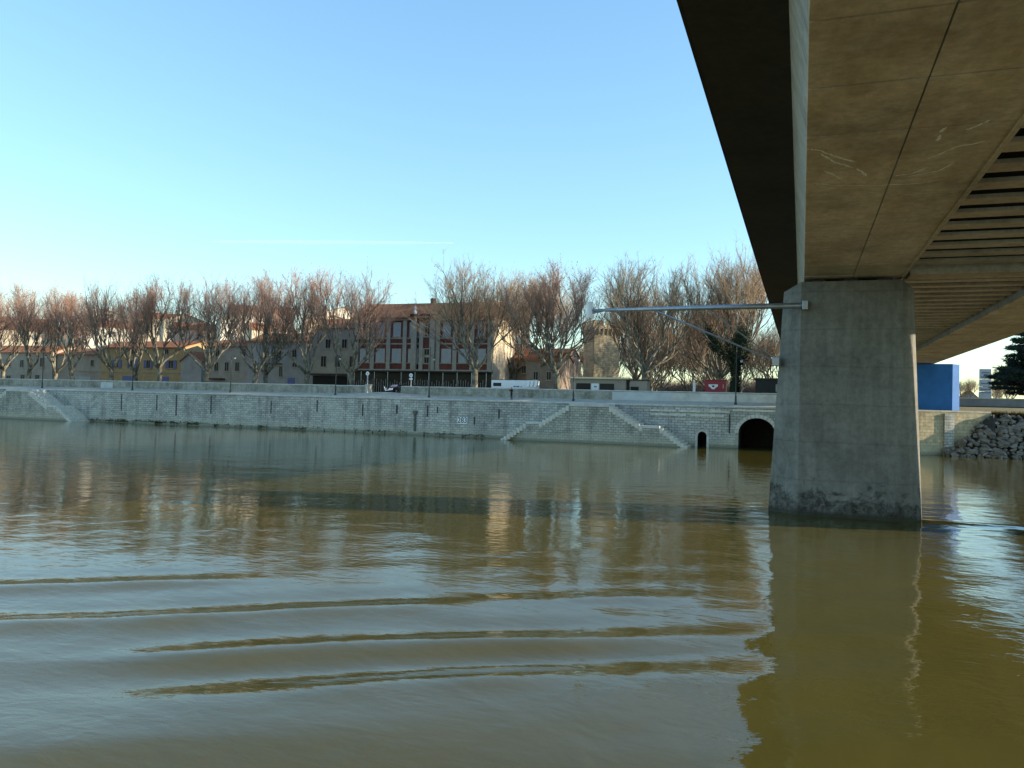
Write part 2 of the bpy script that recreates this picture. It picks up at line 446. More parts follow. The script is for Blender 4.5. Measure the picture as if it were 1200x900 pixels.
# ------------------------------------------------------------------ water
def swell(x, y):
    # train of boat-wake swells running diagonally over the river
    u = -0.55*x + 0.835*y
    u += 0.35*math.sin(0.11*(0.835*x+0.55*y)) + 0.5*fbm(x*0.07, y*0.07, 3.1)
    t = 0.835*x + 0.55*y
    h = 0.0
    if -25 < t < 25 and 8 < u < 40:
        for uc, ta, tb, A in ((15.1, -1.5, 6.5, .055), (17.5, -3.5, 10.0, .075), (20.9, -12.0, 3.2, .075), (21.3, 4.5, 10.5, .045), (24.6, -15.0, -2.5, .07), (13.0, -7.0, -1.0, .025)):
            uw = uc + 0.35*fbm(t*.13, uc, 1.0) + 0.06*fbm(t*.9, uc, 4.0)
            du = u-uw
            win = 1/(1+math.exp(-max(-30, min(30, (t-ta)/.9))))/(1+math.exp(max(-30, min(30, (t-tb)/.9))))
            h += 1.25*A*win*(.8+.6*fbm(t*.45, uc, 9.0))*(math.exp(-(du/(.56+.16*fbm(t*.3, uc, 2.0)))**2)-.42*math.exp(-((du-1.25)/.8)**2)-.42*math.exp(-((du+1.25)/.8)**2))
        h += 0.15*math.exp(-((u-10)/9.5)**2)*fbm(u*.33, t*.09, 6.0)*(0.25+0.75/(1+math.exp(max(-30, min(30, (t-9)/2))))) + 0.008*math.exp(-((u-19)/8)**2)*math.cos(2*math.pi*u/2.9)
    h += 0.016*fbm(x*0.16, y*0.22, 0.0) + 0.007*fbm(x*0.5+4, y*0.6, 2.0)
    # eddies shed by the pier
    d = math.hypot(x-2.3, (y-45)*1.0)
    h += 0.035*math.exp(-max(0, d-4)/4.0)*fbm(x*1.1, y*1.1, 5.0)
    if x > 4.5 and 40 < y < 50:
        h += 0.11*math.exp(-((y-44.9-.05*(x-5)-.3*fbm(x*.4, 0, 8.0))/.55)**2)*math.exp(-(x-4.5)/7.0)
    return h

def axis(lo, hi, d0, c0, c1, grow=1.18):
    a = []; x = c0
    while x <= c1: a.append(x); x += d0
    s = d0; x = a[-1]
    while x < hi: s *= grow; x += s; a.append(min(x, hi))
    s = d0; x = c0; left = []
    while x > lo: s *= grow; x -= s; left.append(max(x, lo))
    return left[::-1] + a
wx = axis(-2500, 2500, 0.27, -34, 16)
wy = axis(-300, 124.5, 0.25, 6.0, 50.0, 1.06)
wv, wf = [], []
for y in wy:
    for x in wx:
        near = 1.0 if (-150 < x < 90 and -2 < y < 112) else 0.0
        wv.append((x, y, swell(x, y)*near))
nx = len(wx)
for j in range(len(wy)-1):
    for i in range(nx-1):
        a = j*nx+i
        wf.append((a, a+1, a+nx+1, a+nx))
wme = bpy.data.meshes.new('river_water'); wme.from_pydata(wv, [], wf); wme.update()
wme.polygons.foreach_set('use_smooth', [True]*len(wme.polygons))
tag(link_mesh('river_water', wme, M['water']), kind='structure')

# ------------------------------------------------------------------ land
def land_h(x, y):
    z = 6.6
    if x < -40:
        k = min(1, max(0, (y-158)/70)); k = k*k*(3-2*k)
        z += 11.5*k*min(1, max(0, (-x-40)/60))
    return z
def sheet(name, xs, ys, hf, mat):
    v = [(x, y, hf(x, y)) for y in ys for x in xs]; n = len(xs)
    f = [(j*n+i, j*n+i+1, (j+1)*n+i+1, (j+1)*n+i) for j in range(len(ys)-1) for i in range(n-1)]
    me = bpy.data.meshes.new(name); me.from_pydata(v, [], f); me.update()
    return tag(link_mesh(name, me, mat), kind='structure')
sheet('town_ground', [-3000, -1500, -800, -500, -400, -320, -260, -220, -190, -160, -140, -120, -100, -80, -60, -40, -20, -1.0],
      [119.08, 125, 135, 145, 158, 168, 178, 188, 198, 208, 218, 228, 260, 300, 400, 600, 1000, 2000, 4000], land_h, M['ground'])
def bank_h(x, y):
    pts = [(120.6, 5.72), (123, 5.75), (128, 6.0), (138.5, 6.6), (4000, 6.6)]
    for (a, za), (b, zb) in zip(pts, pts[1:]):
        if y <= b: return za + (zb-za)*(y-a)/(b-a)
    return 6.6
sheet('bank_ground', [-1.0, 5, 10, 15, 20, 25, 30, 40, 60, 100, 200, 400, 1000, 3000],
      [120.6, 121.5, 123, 125.5, 128, 133, 138.5, 150, 200, 300, 600, 1500, 4000], bank_h, M['grass'])

# quay path with a cross fall, sloping up into the gap of the parapet
pv, pf = [], []
pxs = [-260, -240] + [-220+2*i for i in range(110)]
for x in pxs:
    ramp = max(0, 1-abs(x+65.5)/11.0) ; ramp = ramp*ramp*(3-2*ramp)
    ramp2 = max(0, min(1, (x+17)/6)) * 0.5
    z0 = 5.70; z1 = 6.28 + 0.28*ramp + 0.12*ramp2; z2 = 6.28 + 0.40*ramp
    pv += [(x, 114.45, z0), (x, 118.52, z1), (x, 119.7, max(z1, z2))]
for i in range(len(pxs)-1):
    a = i*3
    pf += [(a, a+3, a+4, a+1), (a+1, a+4, a+5, a+2)]
pm = bpy.data.meshes.new('quay_path'); pm.from_pydata(pv, [], pf); pm.update()
tag(link_mesh('quay_path', pm, M['path']), kind='structure')

# ------------------------------------------------------------------ quay wall
WX0, WX1 = -260.0, 2.6
WY = 114.0
def arch_panel(mb, x0, x1, cx, hw, zs, z0, z1, y, n=14, rise=None):
    # wall face from x0 to x1 with an arched opening; rise: ellipse height above springing zs
    rise = hw if rise is None else rise
    xs = [cx-hw*math.cos(math.pi*k/n) for k in range(n+1)]
    zc = [zs+rise*math.sin(math.pi*k/n) for k in range(n+1)]
    mb.quad((x0, y, z0), (cx-hw, y, z0), (cx-hw, y, z1), (x0, y, z1))
    mb.quad((cx+hw, y, z0), (x1, y, z0), (x1, y, z1), (cx+hw, y, z1))
    for k in range(n):
        mb.quad((xs[k], y, zc[k]), (xs[k+1], y, zc[k+1]), (xs[k+1], y, z1), (xs[k], y, z1))
    return xs, zc
def tunnel(mb, xs, zc, z0, y0, y1):
    mb.quad((xs[0], y0, z0), (xs[0], y1, z0), (xs[0], y1, zc[0]), (xs[0], y0, zc[0]))
    mb.quad((xs[-1], y1, z0), (xs[-1], y0, z0), (xs[-1], y0, zc[-1]), (xs[-1], y1, zc[-1]))
    for k in range(len(xs)-1):
        mb.quad((xs[k], y0, zc[k]), (xs[k], y1, zc[k]), (xs[k+1], y1, zc[k+1]), (xs[k+1], y0, zc[k+1]))
    n = len(mb.v)
    mb.v += [(xs[0], y1, z0)] + [(x, y1, z) for x, z in zip(xs, zc)] + [(xs[-1], y1, z0)]
    mb.f.append(tuple(range(n, len(mb.v))))

qw = empty('quay_wall', (-28, WY, 0), 0, 'long pale limestone river wall below the row of bare trees', 'wall')
def loc_of(root):
    return Vector((-root.location.x, -root.location.y, -root.location.z))
Q0 = loc_of(qw)
mb = MB()
# plain stretches, the face set back a little at each course group (battered foot)
mb.quad((WX0, WY, -1.5), (-16, WY, -1.5), (-16, WY, 5.55), (WX0, WY, 5.55))
xsA, zcA = arch_panel(mb, -16, -10.5, -12.95, 0.62, 1.5, -1.5, 5.55, WY, 10)
xsB, zcB = arch_panel(mb, -10.5, WX1, -5.7, 2.4, 2.05, -1.5, 5.55, WY, 18, 2.15)
mb.quad((WX1, WY, -1.5), (WX1, 121, -1.5), (WX1, 121, 5.55), (WX1, WY, 5.55))
mb.build('wall_face', M['quay'], qw, Q0)
t = MB(); tunnel(t, xsB, zcB, -1.5, WY+0.02, WY+11); t.build('tunnel_lining', M['soil_and_arch_shade'], qw, Q0)  # dark lining colour stands in for the shade inside the tunnel
t = MB(); tunnel(t, xsA, zcA, -1.5, WY+0.02, WY+5); t.build('drain_lining', M['soil_and_arch_shade'], qw, Q0)  # inner shade of the drain painted with the same dark colour
# arch stones
def voussoirs(cx, hw, zs, rise, n, th, root, off, name='arch_stone'):
    for k in range(n):
        a0 = math.pi*k/n+0.012; a1 = math.pi*(k+1)/n-0.012
        pr = []
        for a, e in ((a0, 0), (a1, 0), (a1, th), (a0, th)):
            pr.append((cx-(hw+e)*math.cos(a), zs+(rise+e)*math.sin(a)))
        MB().prism(pr, WY-0.07, WY+0.25).build(name, M['step'] if k % 3 else M['coping'], root, off)
voussoirs(-5.7, 2.4, 2.05, 2.15, 15, 0.5, qw, Q0)
voussoirs(-12.95, 0.62, 1.5, 0.62, 7, 0.32, qw, Q0)
for sx in (-1, 1):
    MB().box(-12.95+sx*0.78-0.16, -12.95+sx*0.78+0.16, WY-0.07, WY+0.2, -0.6, 1.5).build('jamb_stone', M['step'], qw, Q0)
MB().prism([(-13.9, 2.2), (-12.95, 2.95), (-12.0, 2.2), (-12.12, 2.12), (-12.95, 2.78), (-13.78, 2.12)], WY-0.14, WY+0.1).build('hood_moulding', M['coping'], qw, Q0)
# coping stones, each its own slab
rnd = random.Random(3)
x = WX0; cop = MB().bevbox(0.012, 2.388, WY-0.10, WY+0.46, 5.53, 5.76, 0.035).mesh('coping_stone')
cop.materials.append(M['coping'])
while x < WX1-2.4:
    if x > -205:
        o = link_mesh('coping_stone', cop, None, qw, Q0+Vector((x, rnd.uniform(-0.03, 0.03), rnd.uniform(-0.02, 0.02))))
    x += 2.4
fm = MB().box(WX0, -205.6, WY-0.08, WY+0.45, 5.53, 5.75)
fm.build('far_coping', M['coping'], qw, Q0)
# moulded stone course above the arches (broken in lengths)
for a, b, z in [(-20.3, -16.6, 4.75), (-16.3, -13.0, 4.75), (-12.7, -9.3, 4.8), (-20.2, -15.2, 4.2), (-14.6, -10.0, 4.2), (-8.9, -3.0, 5.05)]:
    MB().box(a, b, WY-0.12, WY+0.1, z, z+0.3).build('string_course', M['step'], qw, Q0)
# ledge at the foot
fl = MB(); rnd = random.Random(8)
x = -206
while x < -42:
    w = rnd.uniform(1.5, 5)
    if not (-155.5 < x+w and x < -123) and rnd.random() < 0.75:
        MB().bevbox(x, x+w-0.1, WY-rnd.uniform(0.25, 0.5), WY+0.1, -0.6, rnd.uniform(0.25, 0.6), 0.08).build('foot_stone', M['quay'], qw, Q0)
    x += w
# iron mooring bars and recesses in the face
for (x, z0, z1, w) in [(-172, 2.6, 5.2, .22), (-117.2, 2.2, 5.2, .22), (-109, 2.4, 5.2, .2), (-104.6, 1.6, 5.3, .26), (-97, 2.1, 5.3, .24), (-84.5, 2.6, 4.7, .2), (-75.4, 3.1, 5.0, .2),
                       (-66.8, 2.7, 4.6, .25), (-60.6, 3.2, 4.6, .3), (-55.2, 2.9, 4.6, .25), (-53.5, 3.5, 4.5, .2), (-47.2, 1.9, 3.1, .25), (-43.2, 3.0, 4.4, .25), (-9.3, 2.0, 4.6, .2)]:
    MB().box(x-w/2, x+w/2, WY-0.05, WY+0.05, z0, z1).build('mooring_bar', M['iron'], qw, Q0)
MB().tube([(-57.3, WY-0.12, -0.5), (-57.3, WY-0.12, 3.4)], 0.2, 10).build('drain_pipe', M['drain'], qw, Q0)
MB().lathe([(0.42, 3.3), (0.42, 3.75), (0.1, 3.8)], -57.3, WY-0.12, 10).build('drain_head', M['drain'], qw, Q0)

# tufts of weed along the water line
wd = MB(); rnd = random.Random(21)
for i in range(240):
    x = rnd.uniform(-200, -44) if i % 3 else rnd.uniform(-122, -95)
    n = rnd.randint(6, 16)
    for k in range(n):
        wd.leaf((x+rnd.gauss(0, .35), WY-0.1-rnd.random()*0.35, 0.15+abs(rnd.gauss(0, .22))), (rnd.gauss(0, 1), -1, rnd.gauss(0, 1)), rnd.uniform(.06, .16), rnd)
tag(wd.build('waterline_weed', M['weed']), 'dark green weed tufts along the foot of the river wall', 'weeds', kind='stuff')

# number plate 283
pl = empty('river_marker_plate', (-49.2, WY-0.03, 2.5), 0, 'white plate with the number 283 fixed on the river wall', 'sign')
MB().box(-0.86, 0.86, -0.05, 0.02, -0.55, 0.55).build('plate', M['whitepaint'], pl)
bd = MB()
for b_ in ((-0.86, 0.86, 0.525, 0.55), (-0.86, 0.86, -0.55, -0.525), (-0.86, -0.835, -0.525, 0.525), (0.835, 0.86, -0.525, 0.525)):
    bd.box(b_[0], b_[1], -0.062, -0.051, b_[2], b_[3])
bd.build('border', M['letter'], pl)
def text_part(s, size, mat, parent, loc, name='lettering', rot=(math.pi/2, 0, 0), sx=1.0):
    cu = bpy.data.curves.new('lettering', 'FONT'); cu.body = s; cu.size = size
    cu.align_x = 'CENTER'; cu.align_y = 'CENTER'; cu.extrude = 0.006; cu.offset = 0.008*size
    to = bpy.data.objects.new('tmp', cu); col.objects.link(to)
    dg = bpy.context.evaluated_depsgraph_get(); me = bpy.data.meshes.new_from_object(to.evaluated_get(dg))
    bpy.data.objects.remove(to)
    me.materials.clear()
    o = link_mesh(name, me, mat, parent, loc, rot); o.scale = (sx, 1, 1)
    return o
text_part('283', 1.2, M['iron'], pl, (0, -0.062, 0.0), 'number', sx=0.9)

# ------------------------------------------------------------------ stairs on the quay wall
def make_stairs():
    root = empty('quay_stairs', (-28.2, 110.0, 0))
    yF, yB = 0.0, 3.98
    flR = [(2.9, 5.5), (7.7, 2.75), (10.0, 2.75), (14.3, -0.1)]
    flL = [(-2.9, 5.5), (-7.3, 2.75), (-9.3, 2.75), (-13.2, -0.1)]
    poly = [(-13.2, -1.5), (14.3, -1.5), (14.3, -0.35), (10.0, 2.45), (7.7, 2.45), (2.9, 5.2), (-2.9, 5.2), (-7.3, 2.45), (-9.3, 2.45), (-13.2, -0.35)]
    MB().prism(poly, yF, yB).build('stair_mass', M['stair'], root)
    MB().bevbox(-2.9, 2.9, yF-0.06, yB, 5.15, 5.62, 0.03).build('top_landing', M['coping'], root)
    for a, b in ((7.7, 10.0), (-9.3, -7.3)):
        MB().bevbox(a, b, yF-0.06, yB, 2.4, 2.76, 0.03).build('landing', M['step'], root)
    for fl in (flR, flL):
        for (xa, za), (xb, zb) in ((fl[0], fl[1]), (fl[2], fl[3])):
            n = 9
            for k in range(n):
                x0 = xa+(xb-xa)*k/n; x1 = xa+(xb-xa)*(k+1)/n
                zt = za-(za-zb)*(k+1)/n + 0.02
                flare = 0.0
                if fl is flL and za < 3: flare = 0.14*k
                MB().bevbox(min(x0, x1), max(x0, x1)+0.0, yF-0.07-flare, yB, zt-0.75, zt, 0.02).build('step', M['step'], root)
    return root
st = make_stairs()
tag(st, 'double flight of pale stone steps to the water, nearer the bridge pier', 'stairs', 'stone stairs on the quay')
st2 = copy_tree(st); st2.location.x = -138.4
tag(st2, 'double flight of pale stone steps to the water at the far left', 'stairs', 'stone stairs on the quay')

# ------------------------------------------------------------------ parapet along the path
def parapet(x0, x1, label, cuts=()):
    r = empty('parapet_wall', ((x0+x1)/2, 118.8, 6.0), 0, label, 'wall')
    off = loc_of(r)
    MB().box(x0, x1, 118.55, 119.05, 5.5, 7.58).build('wall_body', M['parapet'], r, off)
    n = int((x1-x0)/3.0); d = (x1-x0)/n
    me = MB().bevbox(0.01, d-0.01, 118.49, 119.11, 7.575, 7.72, 0.03).mesh('coping_stone'); me.materials.append(M['coping'])
    for i in range(n):
        link_mesh('coping_stone', me, None, r, off+Vector((x0+i*d, 0, random.Random(i).uniform(-.015, .015))))
    for a, b, z0, z1, m in cuts:
        MB().box(a, b, 118.53, 118.7, z0, z1).build('render_patch', m, r, off)
    return r
parapet(-206, -69.1, 'low mossy stone parapet on the quay left of the gap', [(-127.2, -124.2, 6.05, 7.4, M['render'])])
parapet(-62.4, 0.6, 'low stone parapet on the quay right of the gap', [(-26.8, -18.0, 6.1, 7.5, M['render']), (-18.0, 0.5, 6.1, 7.5, M['coping'])])
gp = empty('gate_pillar', (-68.6, 118.8, 6.0), 0, 'sunlit concrete pillar at the gap in the parapet', 'pillar')
MB().bevbox(-0.48, 0.48, -0.35, 0.35, -0.4, 1.75, 0.04).build('shaft', M['path'], gp)
MB().bevbox(-0.54, 0.54, -0.41, 0.41, 1.75, 1.9, 0.03).build('cap', M['coping'], gp)

def round_sign(loc, h, two, label):
    r = empty('road_sign', loc, 0, label, 'sign', 'round signs at the parapet gap')
    MB().tube([(0, 0, 0), (0, 0, h)], 0.065 if two else 0.1, 8).build('post', M['steel'], r)
    def disc(z, rr):
        MB().tube([(0, -0.11, z), (0, -0.07, z)], rr, 20).build('disc', M['caravan'], r)
        MB().tube([(0, -0.125, z), (0, -0.108, z)], rr*0.45, 16).build('disc_centre', M['totem'], r)
    disc(h-0.35, 0.33)
    if two: MB().bevbox(-0.32, 0.32, -0.11, -0.07, h-1.1, h-0.82, 0.01).build('sub_plate', M['caravan'], r)
round_sign((-68.5, 118.2, 6.3), 3.75, False, 'round grey sign on a thick post beside the sunlit pillar')
round_sign((-61.0, 119.4, 6.6), 3.3, True, 'round sign with a small plate right of the parapet gap')

# ------------------------------------------------------------------ bridge
BY0, BY1 = -70.0, 150.0
ZS = 12.30
br = empty('road_bridge', (8.5, 45, 0), 0, 'wide concrete twin box girder road bridge overhead on tapered piers', 'bridge')
B0 = loc_of(br)
def girder(xa, xb, halves, ystart):
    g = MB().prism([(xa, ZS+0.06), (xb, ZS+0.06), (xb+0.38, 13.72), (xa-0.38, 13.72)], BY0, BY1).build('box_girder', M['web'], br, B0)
    xs = [xa+(xb-xa)*k/halves for k in range(halves+1)]
    L = 3.2
    me = []
    for k in range(halves):
        m = MB().bevbox(xs[k]+(0.0 if k == 0 else 0.016), xs[k+1]-(0.0 if k == halves-1 else 0.016), 0.032, L-0.032, ZS, ZS+0.062, 0.016).mesh('soffit_panel')
        m.materials.append(M['soffit']); me.append(m)
    rn = random.Random(int(xa*10)+5)
    y = ystart
    while y+L <= 121:
        for k in range(halves):
            link_mesh('soffit_panel', me[k], None, g, (0, y, rn.uniform(-0.006, 0.006)))
        y += L
    for a, b in ((BY0, ystart), (y, BY1)):
        MB().box(xa, xb, a, b-0.01, ZS, ZS+0.058).build('plain_soffit', M['soffit'], g)
    return g
gl = girder(0.0, 4.72, 2, 15.0-3.2*4)
gr = girder(11.9, 17.05, 2, 15.0-3.2*4+3.2*8)
# joint groove fillets of mastic along the girder edge
MB().box(4.66, 4.80, BY0, BY1, ZS-0.035, ZS+0.055).build('edge_strip', M['beam'], br, B0)
# deck
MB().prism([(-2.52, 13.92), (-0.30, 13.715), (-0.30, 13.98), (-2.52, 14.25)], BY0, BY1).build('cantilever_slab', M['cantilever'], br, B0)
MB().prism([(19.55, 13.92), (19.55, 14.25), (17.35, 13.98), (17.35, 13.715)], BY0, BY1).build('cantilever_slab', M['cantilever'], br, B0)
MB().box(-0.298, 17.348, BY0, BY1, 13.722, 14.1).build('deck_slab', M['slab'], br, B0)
MB().box(-2.3, 19.3, BY0, BY1, 14.2, 14.4).build('road_surface', M['asphalt'], br, B0)
for xa, xb in ((-2.62, -2.522), (19.552, 19.65)):
    MB().box(xa, xb, BY0, BY1, 13.96, 14.85).build('edge_fascia', M['cantilever'], br, B0)
    post = MB().box(-0.04, 0.04, -0.04, 0.04, 0, 0.8).mesh('railing_post'); post.materials.append(M['steel'])
    y = 0.0
    while y < 148:
        link_mesh('railing_post', post, None, br, B0+Vector(((xa+xb)/2, y, 14.85))); y += 4.0
    for z in (15.2, 15.62):
        MB().box((xa+xb)/2-0.05, (xa+xb)/2+0.05, BY0, BY1, z, z+0.08).build('railing_rail', M['steel'], br, B0)
bm_ = MB().box(5.02, 11.6, 0, 0.90, 12.62, 12.76).mesh('cross_beam'); bm_.materials.append(M['beam'])
bw_ = MB().box(5.03, 11.59, 0.12, 0.78, 12.76, 13.721).mesh('shade_toned_beam_web'); bw_.materials.append(M['cantilever'])  # beam sides coloured near-black to paint the shade between the ribs
y = 6.0
while y < 121:
    if not 43.5 < y < 46.6:
        cbm = link_mesh('cross_beam', bm_, None, br, B0+Vector((0, y, 0)))
        link_mesh('shade_toned_beam_web', bw_, None, cbm)
    y += 2.02
MB().box(5.02, 11.6, 44.5, 46.3, 12.36, 13.721).build('pier_diaphragm', M['beam'], br, B0)

def pier_mesh(zb, zt, xl0, xl1, xm0, xm1, xr0, xr1, yf0, yf1, T0, T1, bevel=0.38, nose=8):
    # (..0 bottom, ..1 top)
    mb = MB()
    def sec(xl, xr, yf, T, s=1.0):
        pts = [(xm0, yf), (xm1, yf)]
        for k in range(1, nose):
            a = math.pi*k/nose
            pts.append((xm1+(xr-xm1)*s*math.sin(a), yf+T/2-T/2*math.cos(a)))
        pts += [(xm1, yf+T), (xm0, yf+T), (xm0+(xl-xm0)*s, yf+T/2)]
        return pts
    levels = []
    N = 8
    for i in range(N+1):
        t = i/N; z = zb+(zt-bevel-zb)*t
        levels.append((z, sec(xl0+(xl1-xl0)*t, xr0+(xr1-xr0)*t, yf0+(yf1-yf0)*t, T0+(T1-T0)*t)))
    levels.append((zt, sec(xl1, xr1, yf1, T1, 0.12)))
    m = len(levels[0][1])
    for z, p in levels:
        mb.v += [(x, y, z) for x, y in p]
    for i in range(len(levels)-1):
        for k in range(m):
            a = i*m+k; b = i*m+(k+1) % m
            mb.f.append((a, b, b+m, a+m))
    mb.f.append(tuple((len(levels)-1)*m+k for k in range(m)))
    return mb
def river_pier(dx):
    p = pier_mesh(-3.0, 12.12, -1.75, -1.0, -0.12, 4.66, 5.95, 5.30, 44.0, 44.45, 2.7, 2.0, 0.38).build('river_pier', M['pier'], br, B0+Vector((dx, 0, 0)))
    return p
rp = river_pier(0.0); rp2 = river_pier(12.1)
rp['label'] = 'tapered concrete pier with black water stains at its foot'
for dx in (0, 12.1):
    for x in (0.7, 2.3, 3.9):
        MB().box(x-0.35+dx, x+0.35+dx, 44.9, 46.0, 12.12, ZS+0.0).build('bearing', M['iron'], br, B0)
bp = pier_mesh(4.5, 12.2, 10.5, 10.5, 11.7, 19.1, 20.15, 20.1, 122.0, 122.0, 2.4, 2.4, 0.02, 2).build('abutment_pier', M['bluepaint'], br, B0)
bp['label'] = 'bright blue painted abutment pier on the far bank'
pier_mesh(4.5, 12.2, -2.2, -2.2, -1.0, 5.6, 6.6, 6.6, 122.0, 122.0, 2.4, 2.4, 0.02, 2).build('abutment_pier', M['bluepaint'], br, B0)
MB().box(-1.5, 18.5, 147, 150, 4.5, 13.7).build('abutment_wall', M['lowwall'], br, B0)
# white lime streaks on the soffit
def streak(pts, w, parent):
    mb = MB(); rn = random.Random(int(pts[0][0]*100)); n = 0
    P = []
    for (a, b) in zip(pts, pts[1:]):
        for k in range(6):
            t = k/6; P.append((a[0]+(b[0]-a[0])*t+rn.uniform(-.02, .02), a[1]+(b[1]-a[1])*t+rn.uniform(-.05, .05)))
    P.append(pts[-1])
    for i, (x, y) in enumerate(P):
        d = (P[min(i+1, len(P)-1)][0]-P[max(i-1, 0)][0], P[min(i+1, len(P)-1)][1]-P[max(i-1, 0)][1])
        l = math.hypot(*d) or 1; ww = w*rn.uniform(0.5, 1.2)*(0.3 if i in (0, len(P)-1) else 1)
        mb.v += [(x-d[1]/l*ww, y+d[0]/l*ww, ZS-0.009), (x+d[1]/l*ww, y-d[0]/l*ww, ZS-0.009)]
    for i in range(len(P)-1):
        mb.f.append((2*i, 2*i+1, 2*i+3, 2*i+2))
    mb.build('lime_streak', M['chalk'], br, B0)
for s_ in [[(0.03, 22.31), (0.33, 22.54), (0.73, 23.18), (1.29, 23.81)], [(0.37, 22.86), (0.75, 23.74), (1.26, 24.38)], [(1.36, 24.49), (1.68, 25.36)],
           [(0.48, 24.51), (1.05, 25.57)], [(0.19, 25.72), (0.76, 26.16), (2.1, 26.51), (3.26, 26.52), (3.75, 26.27)],
           [(2.43, 25.56), (2.9, 25.41), (3.22, 24.81)], [(2.78, 25.74), (3.55, 25.32), (3.81, 24.56)], [(3.1, 24.05), (3.63, 23.15), (4.24, 22.83)],
           [(3.61, 21.81), (3.87, 21.51), (4.0, 21.19)], [(3.07, 21.85), (3.17, 21.44)], [(3.11, 22.52), (3.12, 22.05)]]:
    streak(s_, 0.042, br)

# steel boom on the river pier
bo = empty('steel_boom', (-0.1, 44.2, 10.8), 0, 'horizontal grey steel boom with white end tube fixed to the bridge pier', 'boom')
O0 = loc_of(bo)
MB().tube([(0.15, 44.22, 10.86), (-4, 44.2, 10.83), (-11.3, 44.2, 10.76)], [0.16, 0.14, 0.085], 10).build('boom_tube', M['steel'], bo, O0, True)
MB().bevbox(-0.05, 0.22, 44.02, 44.45, 10.62, 11.10, 0.02).build('bracket', M['steel'], bo, O0)
MB().tube([(-11.42, 44.2, 10.34), (-11.42, 44.2, 11.2)], 0.19, 14).build('end_tube', M['whitepaint'], bo, O0)
MB().lathe([(0.20, 11.2), (0.20, 11.24), (0.05, 11.27)], -11.42, 44.2, 14).build('end_cap', M['whitepaint'], bo, O0)
MB().tube([(-11.3, 44.2, 10.60), (-10.4, 44.2, 10.77)], 0.05, 6).build('gusset', M['steel'], bo, O0)
MB().tube([(-1.25, 45.1, 7.95), (-7.75, 44.2, 10.72)], 0.05, 8).build('stay', M['steel'], bo, O0)
MB().tube([(-1.2, 45.1, 8.0), (-4.85, 44.2, 10.72)], 0.035, 8).build('stay', M['steel'], bo, O0)
MB().bevbox(-1.5, -1.15, 44.85, 45.3, 7.75, 8.2, 0.02).build('stay_anchor', M['steel'], bo, O0)

# ------------------------------------------------------------------ street lamps
def make_lamp():
    r = empty('street_lamp', (0, 0, 0))
    MB().lathe([(0.20, 0), (0.20, 0.25), (0.13, 0.45), (0.13, 1.2), (0.085, 1.35)], 0, 0, 10).build('base', M['iron'], r)
    MB().tube([(0, 0, 1.3), (0, 0, 6.2), (0, 0, 8.0)], [0.085, 0.065, 0.045], 8).build('pole', M['iron'], r)
    MB().tube([(0, 0, 6.6), (0.25, 0, 6.75), (0.55, 0, 6.7), (0.7, 0, 6.5)], 0.03, 6).build('arm', M['iron'], r)
    l = MB().lathe([(0.06, 6.5), (0.24, 6.32), (0.26, 6.26)], 0.7, 0, 10).build('lantern', M['iron'], r)
    MB().lathe([(0.2, 6.26), (0.14, 6.0), (0.05, 5.95)], 0.7, 0, 10).build('lamp_glass', M['frosted'], l)
    MB().lathe([(0.05, 8.0), (0.09, 8.06), (0.02, 8.2)], 0, 0, 8).build('finial', M['iron'], r)
    return r
lamp0 = make_lamp()
lamps = [(-139.6, 'black street lamp on the quay at the head of the far left stairs'),
         (-117.0, 'black street lamp on the quay in front of the ochre house with blue shutters'),
         (-94.8, 'black street lamp on the quay in front of the plain grey house'),
         (-73.4, 'black street lamp on the quay just left of the parapet gap'),
         (-56.1, 'black street lamp on the quay before the centre of the red brick building'),
         (-32.2, 'black street lamp on the quay in front of the flat-roofed kiosk'),
         (-8.7, 'black street lamp on the quay above the big tunnel arch')]
for i, (x, lb) in enumerate(lamps):
    o = lamp0 if i == 0 else copy_tree(lamp0)
    o.location = (x, 116.2, 5.9)
    tag(o, lb, 'street lamp', 'street lamps along the quay')

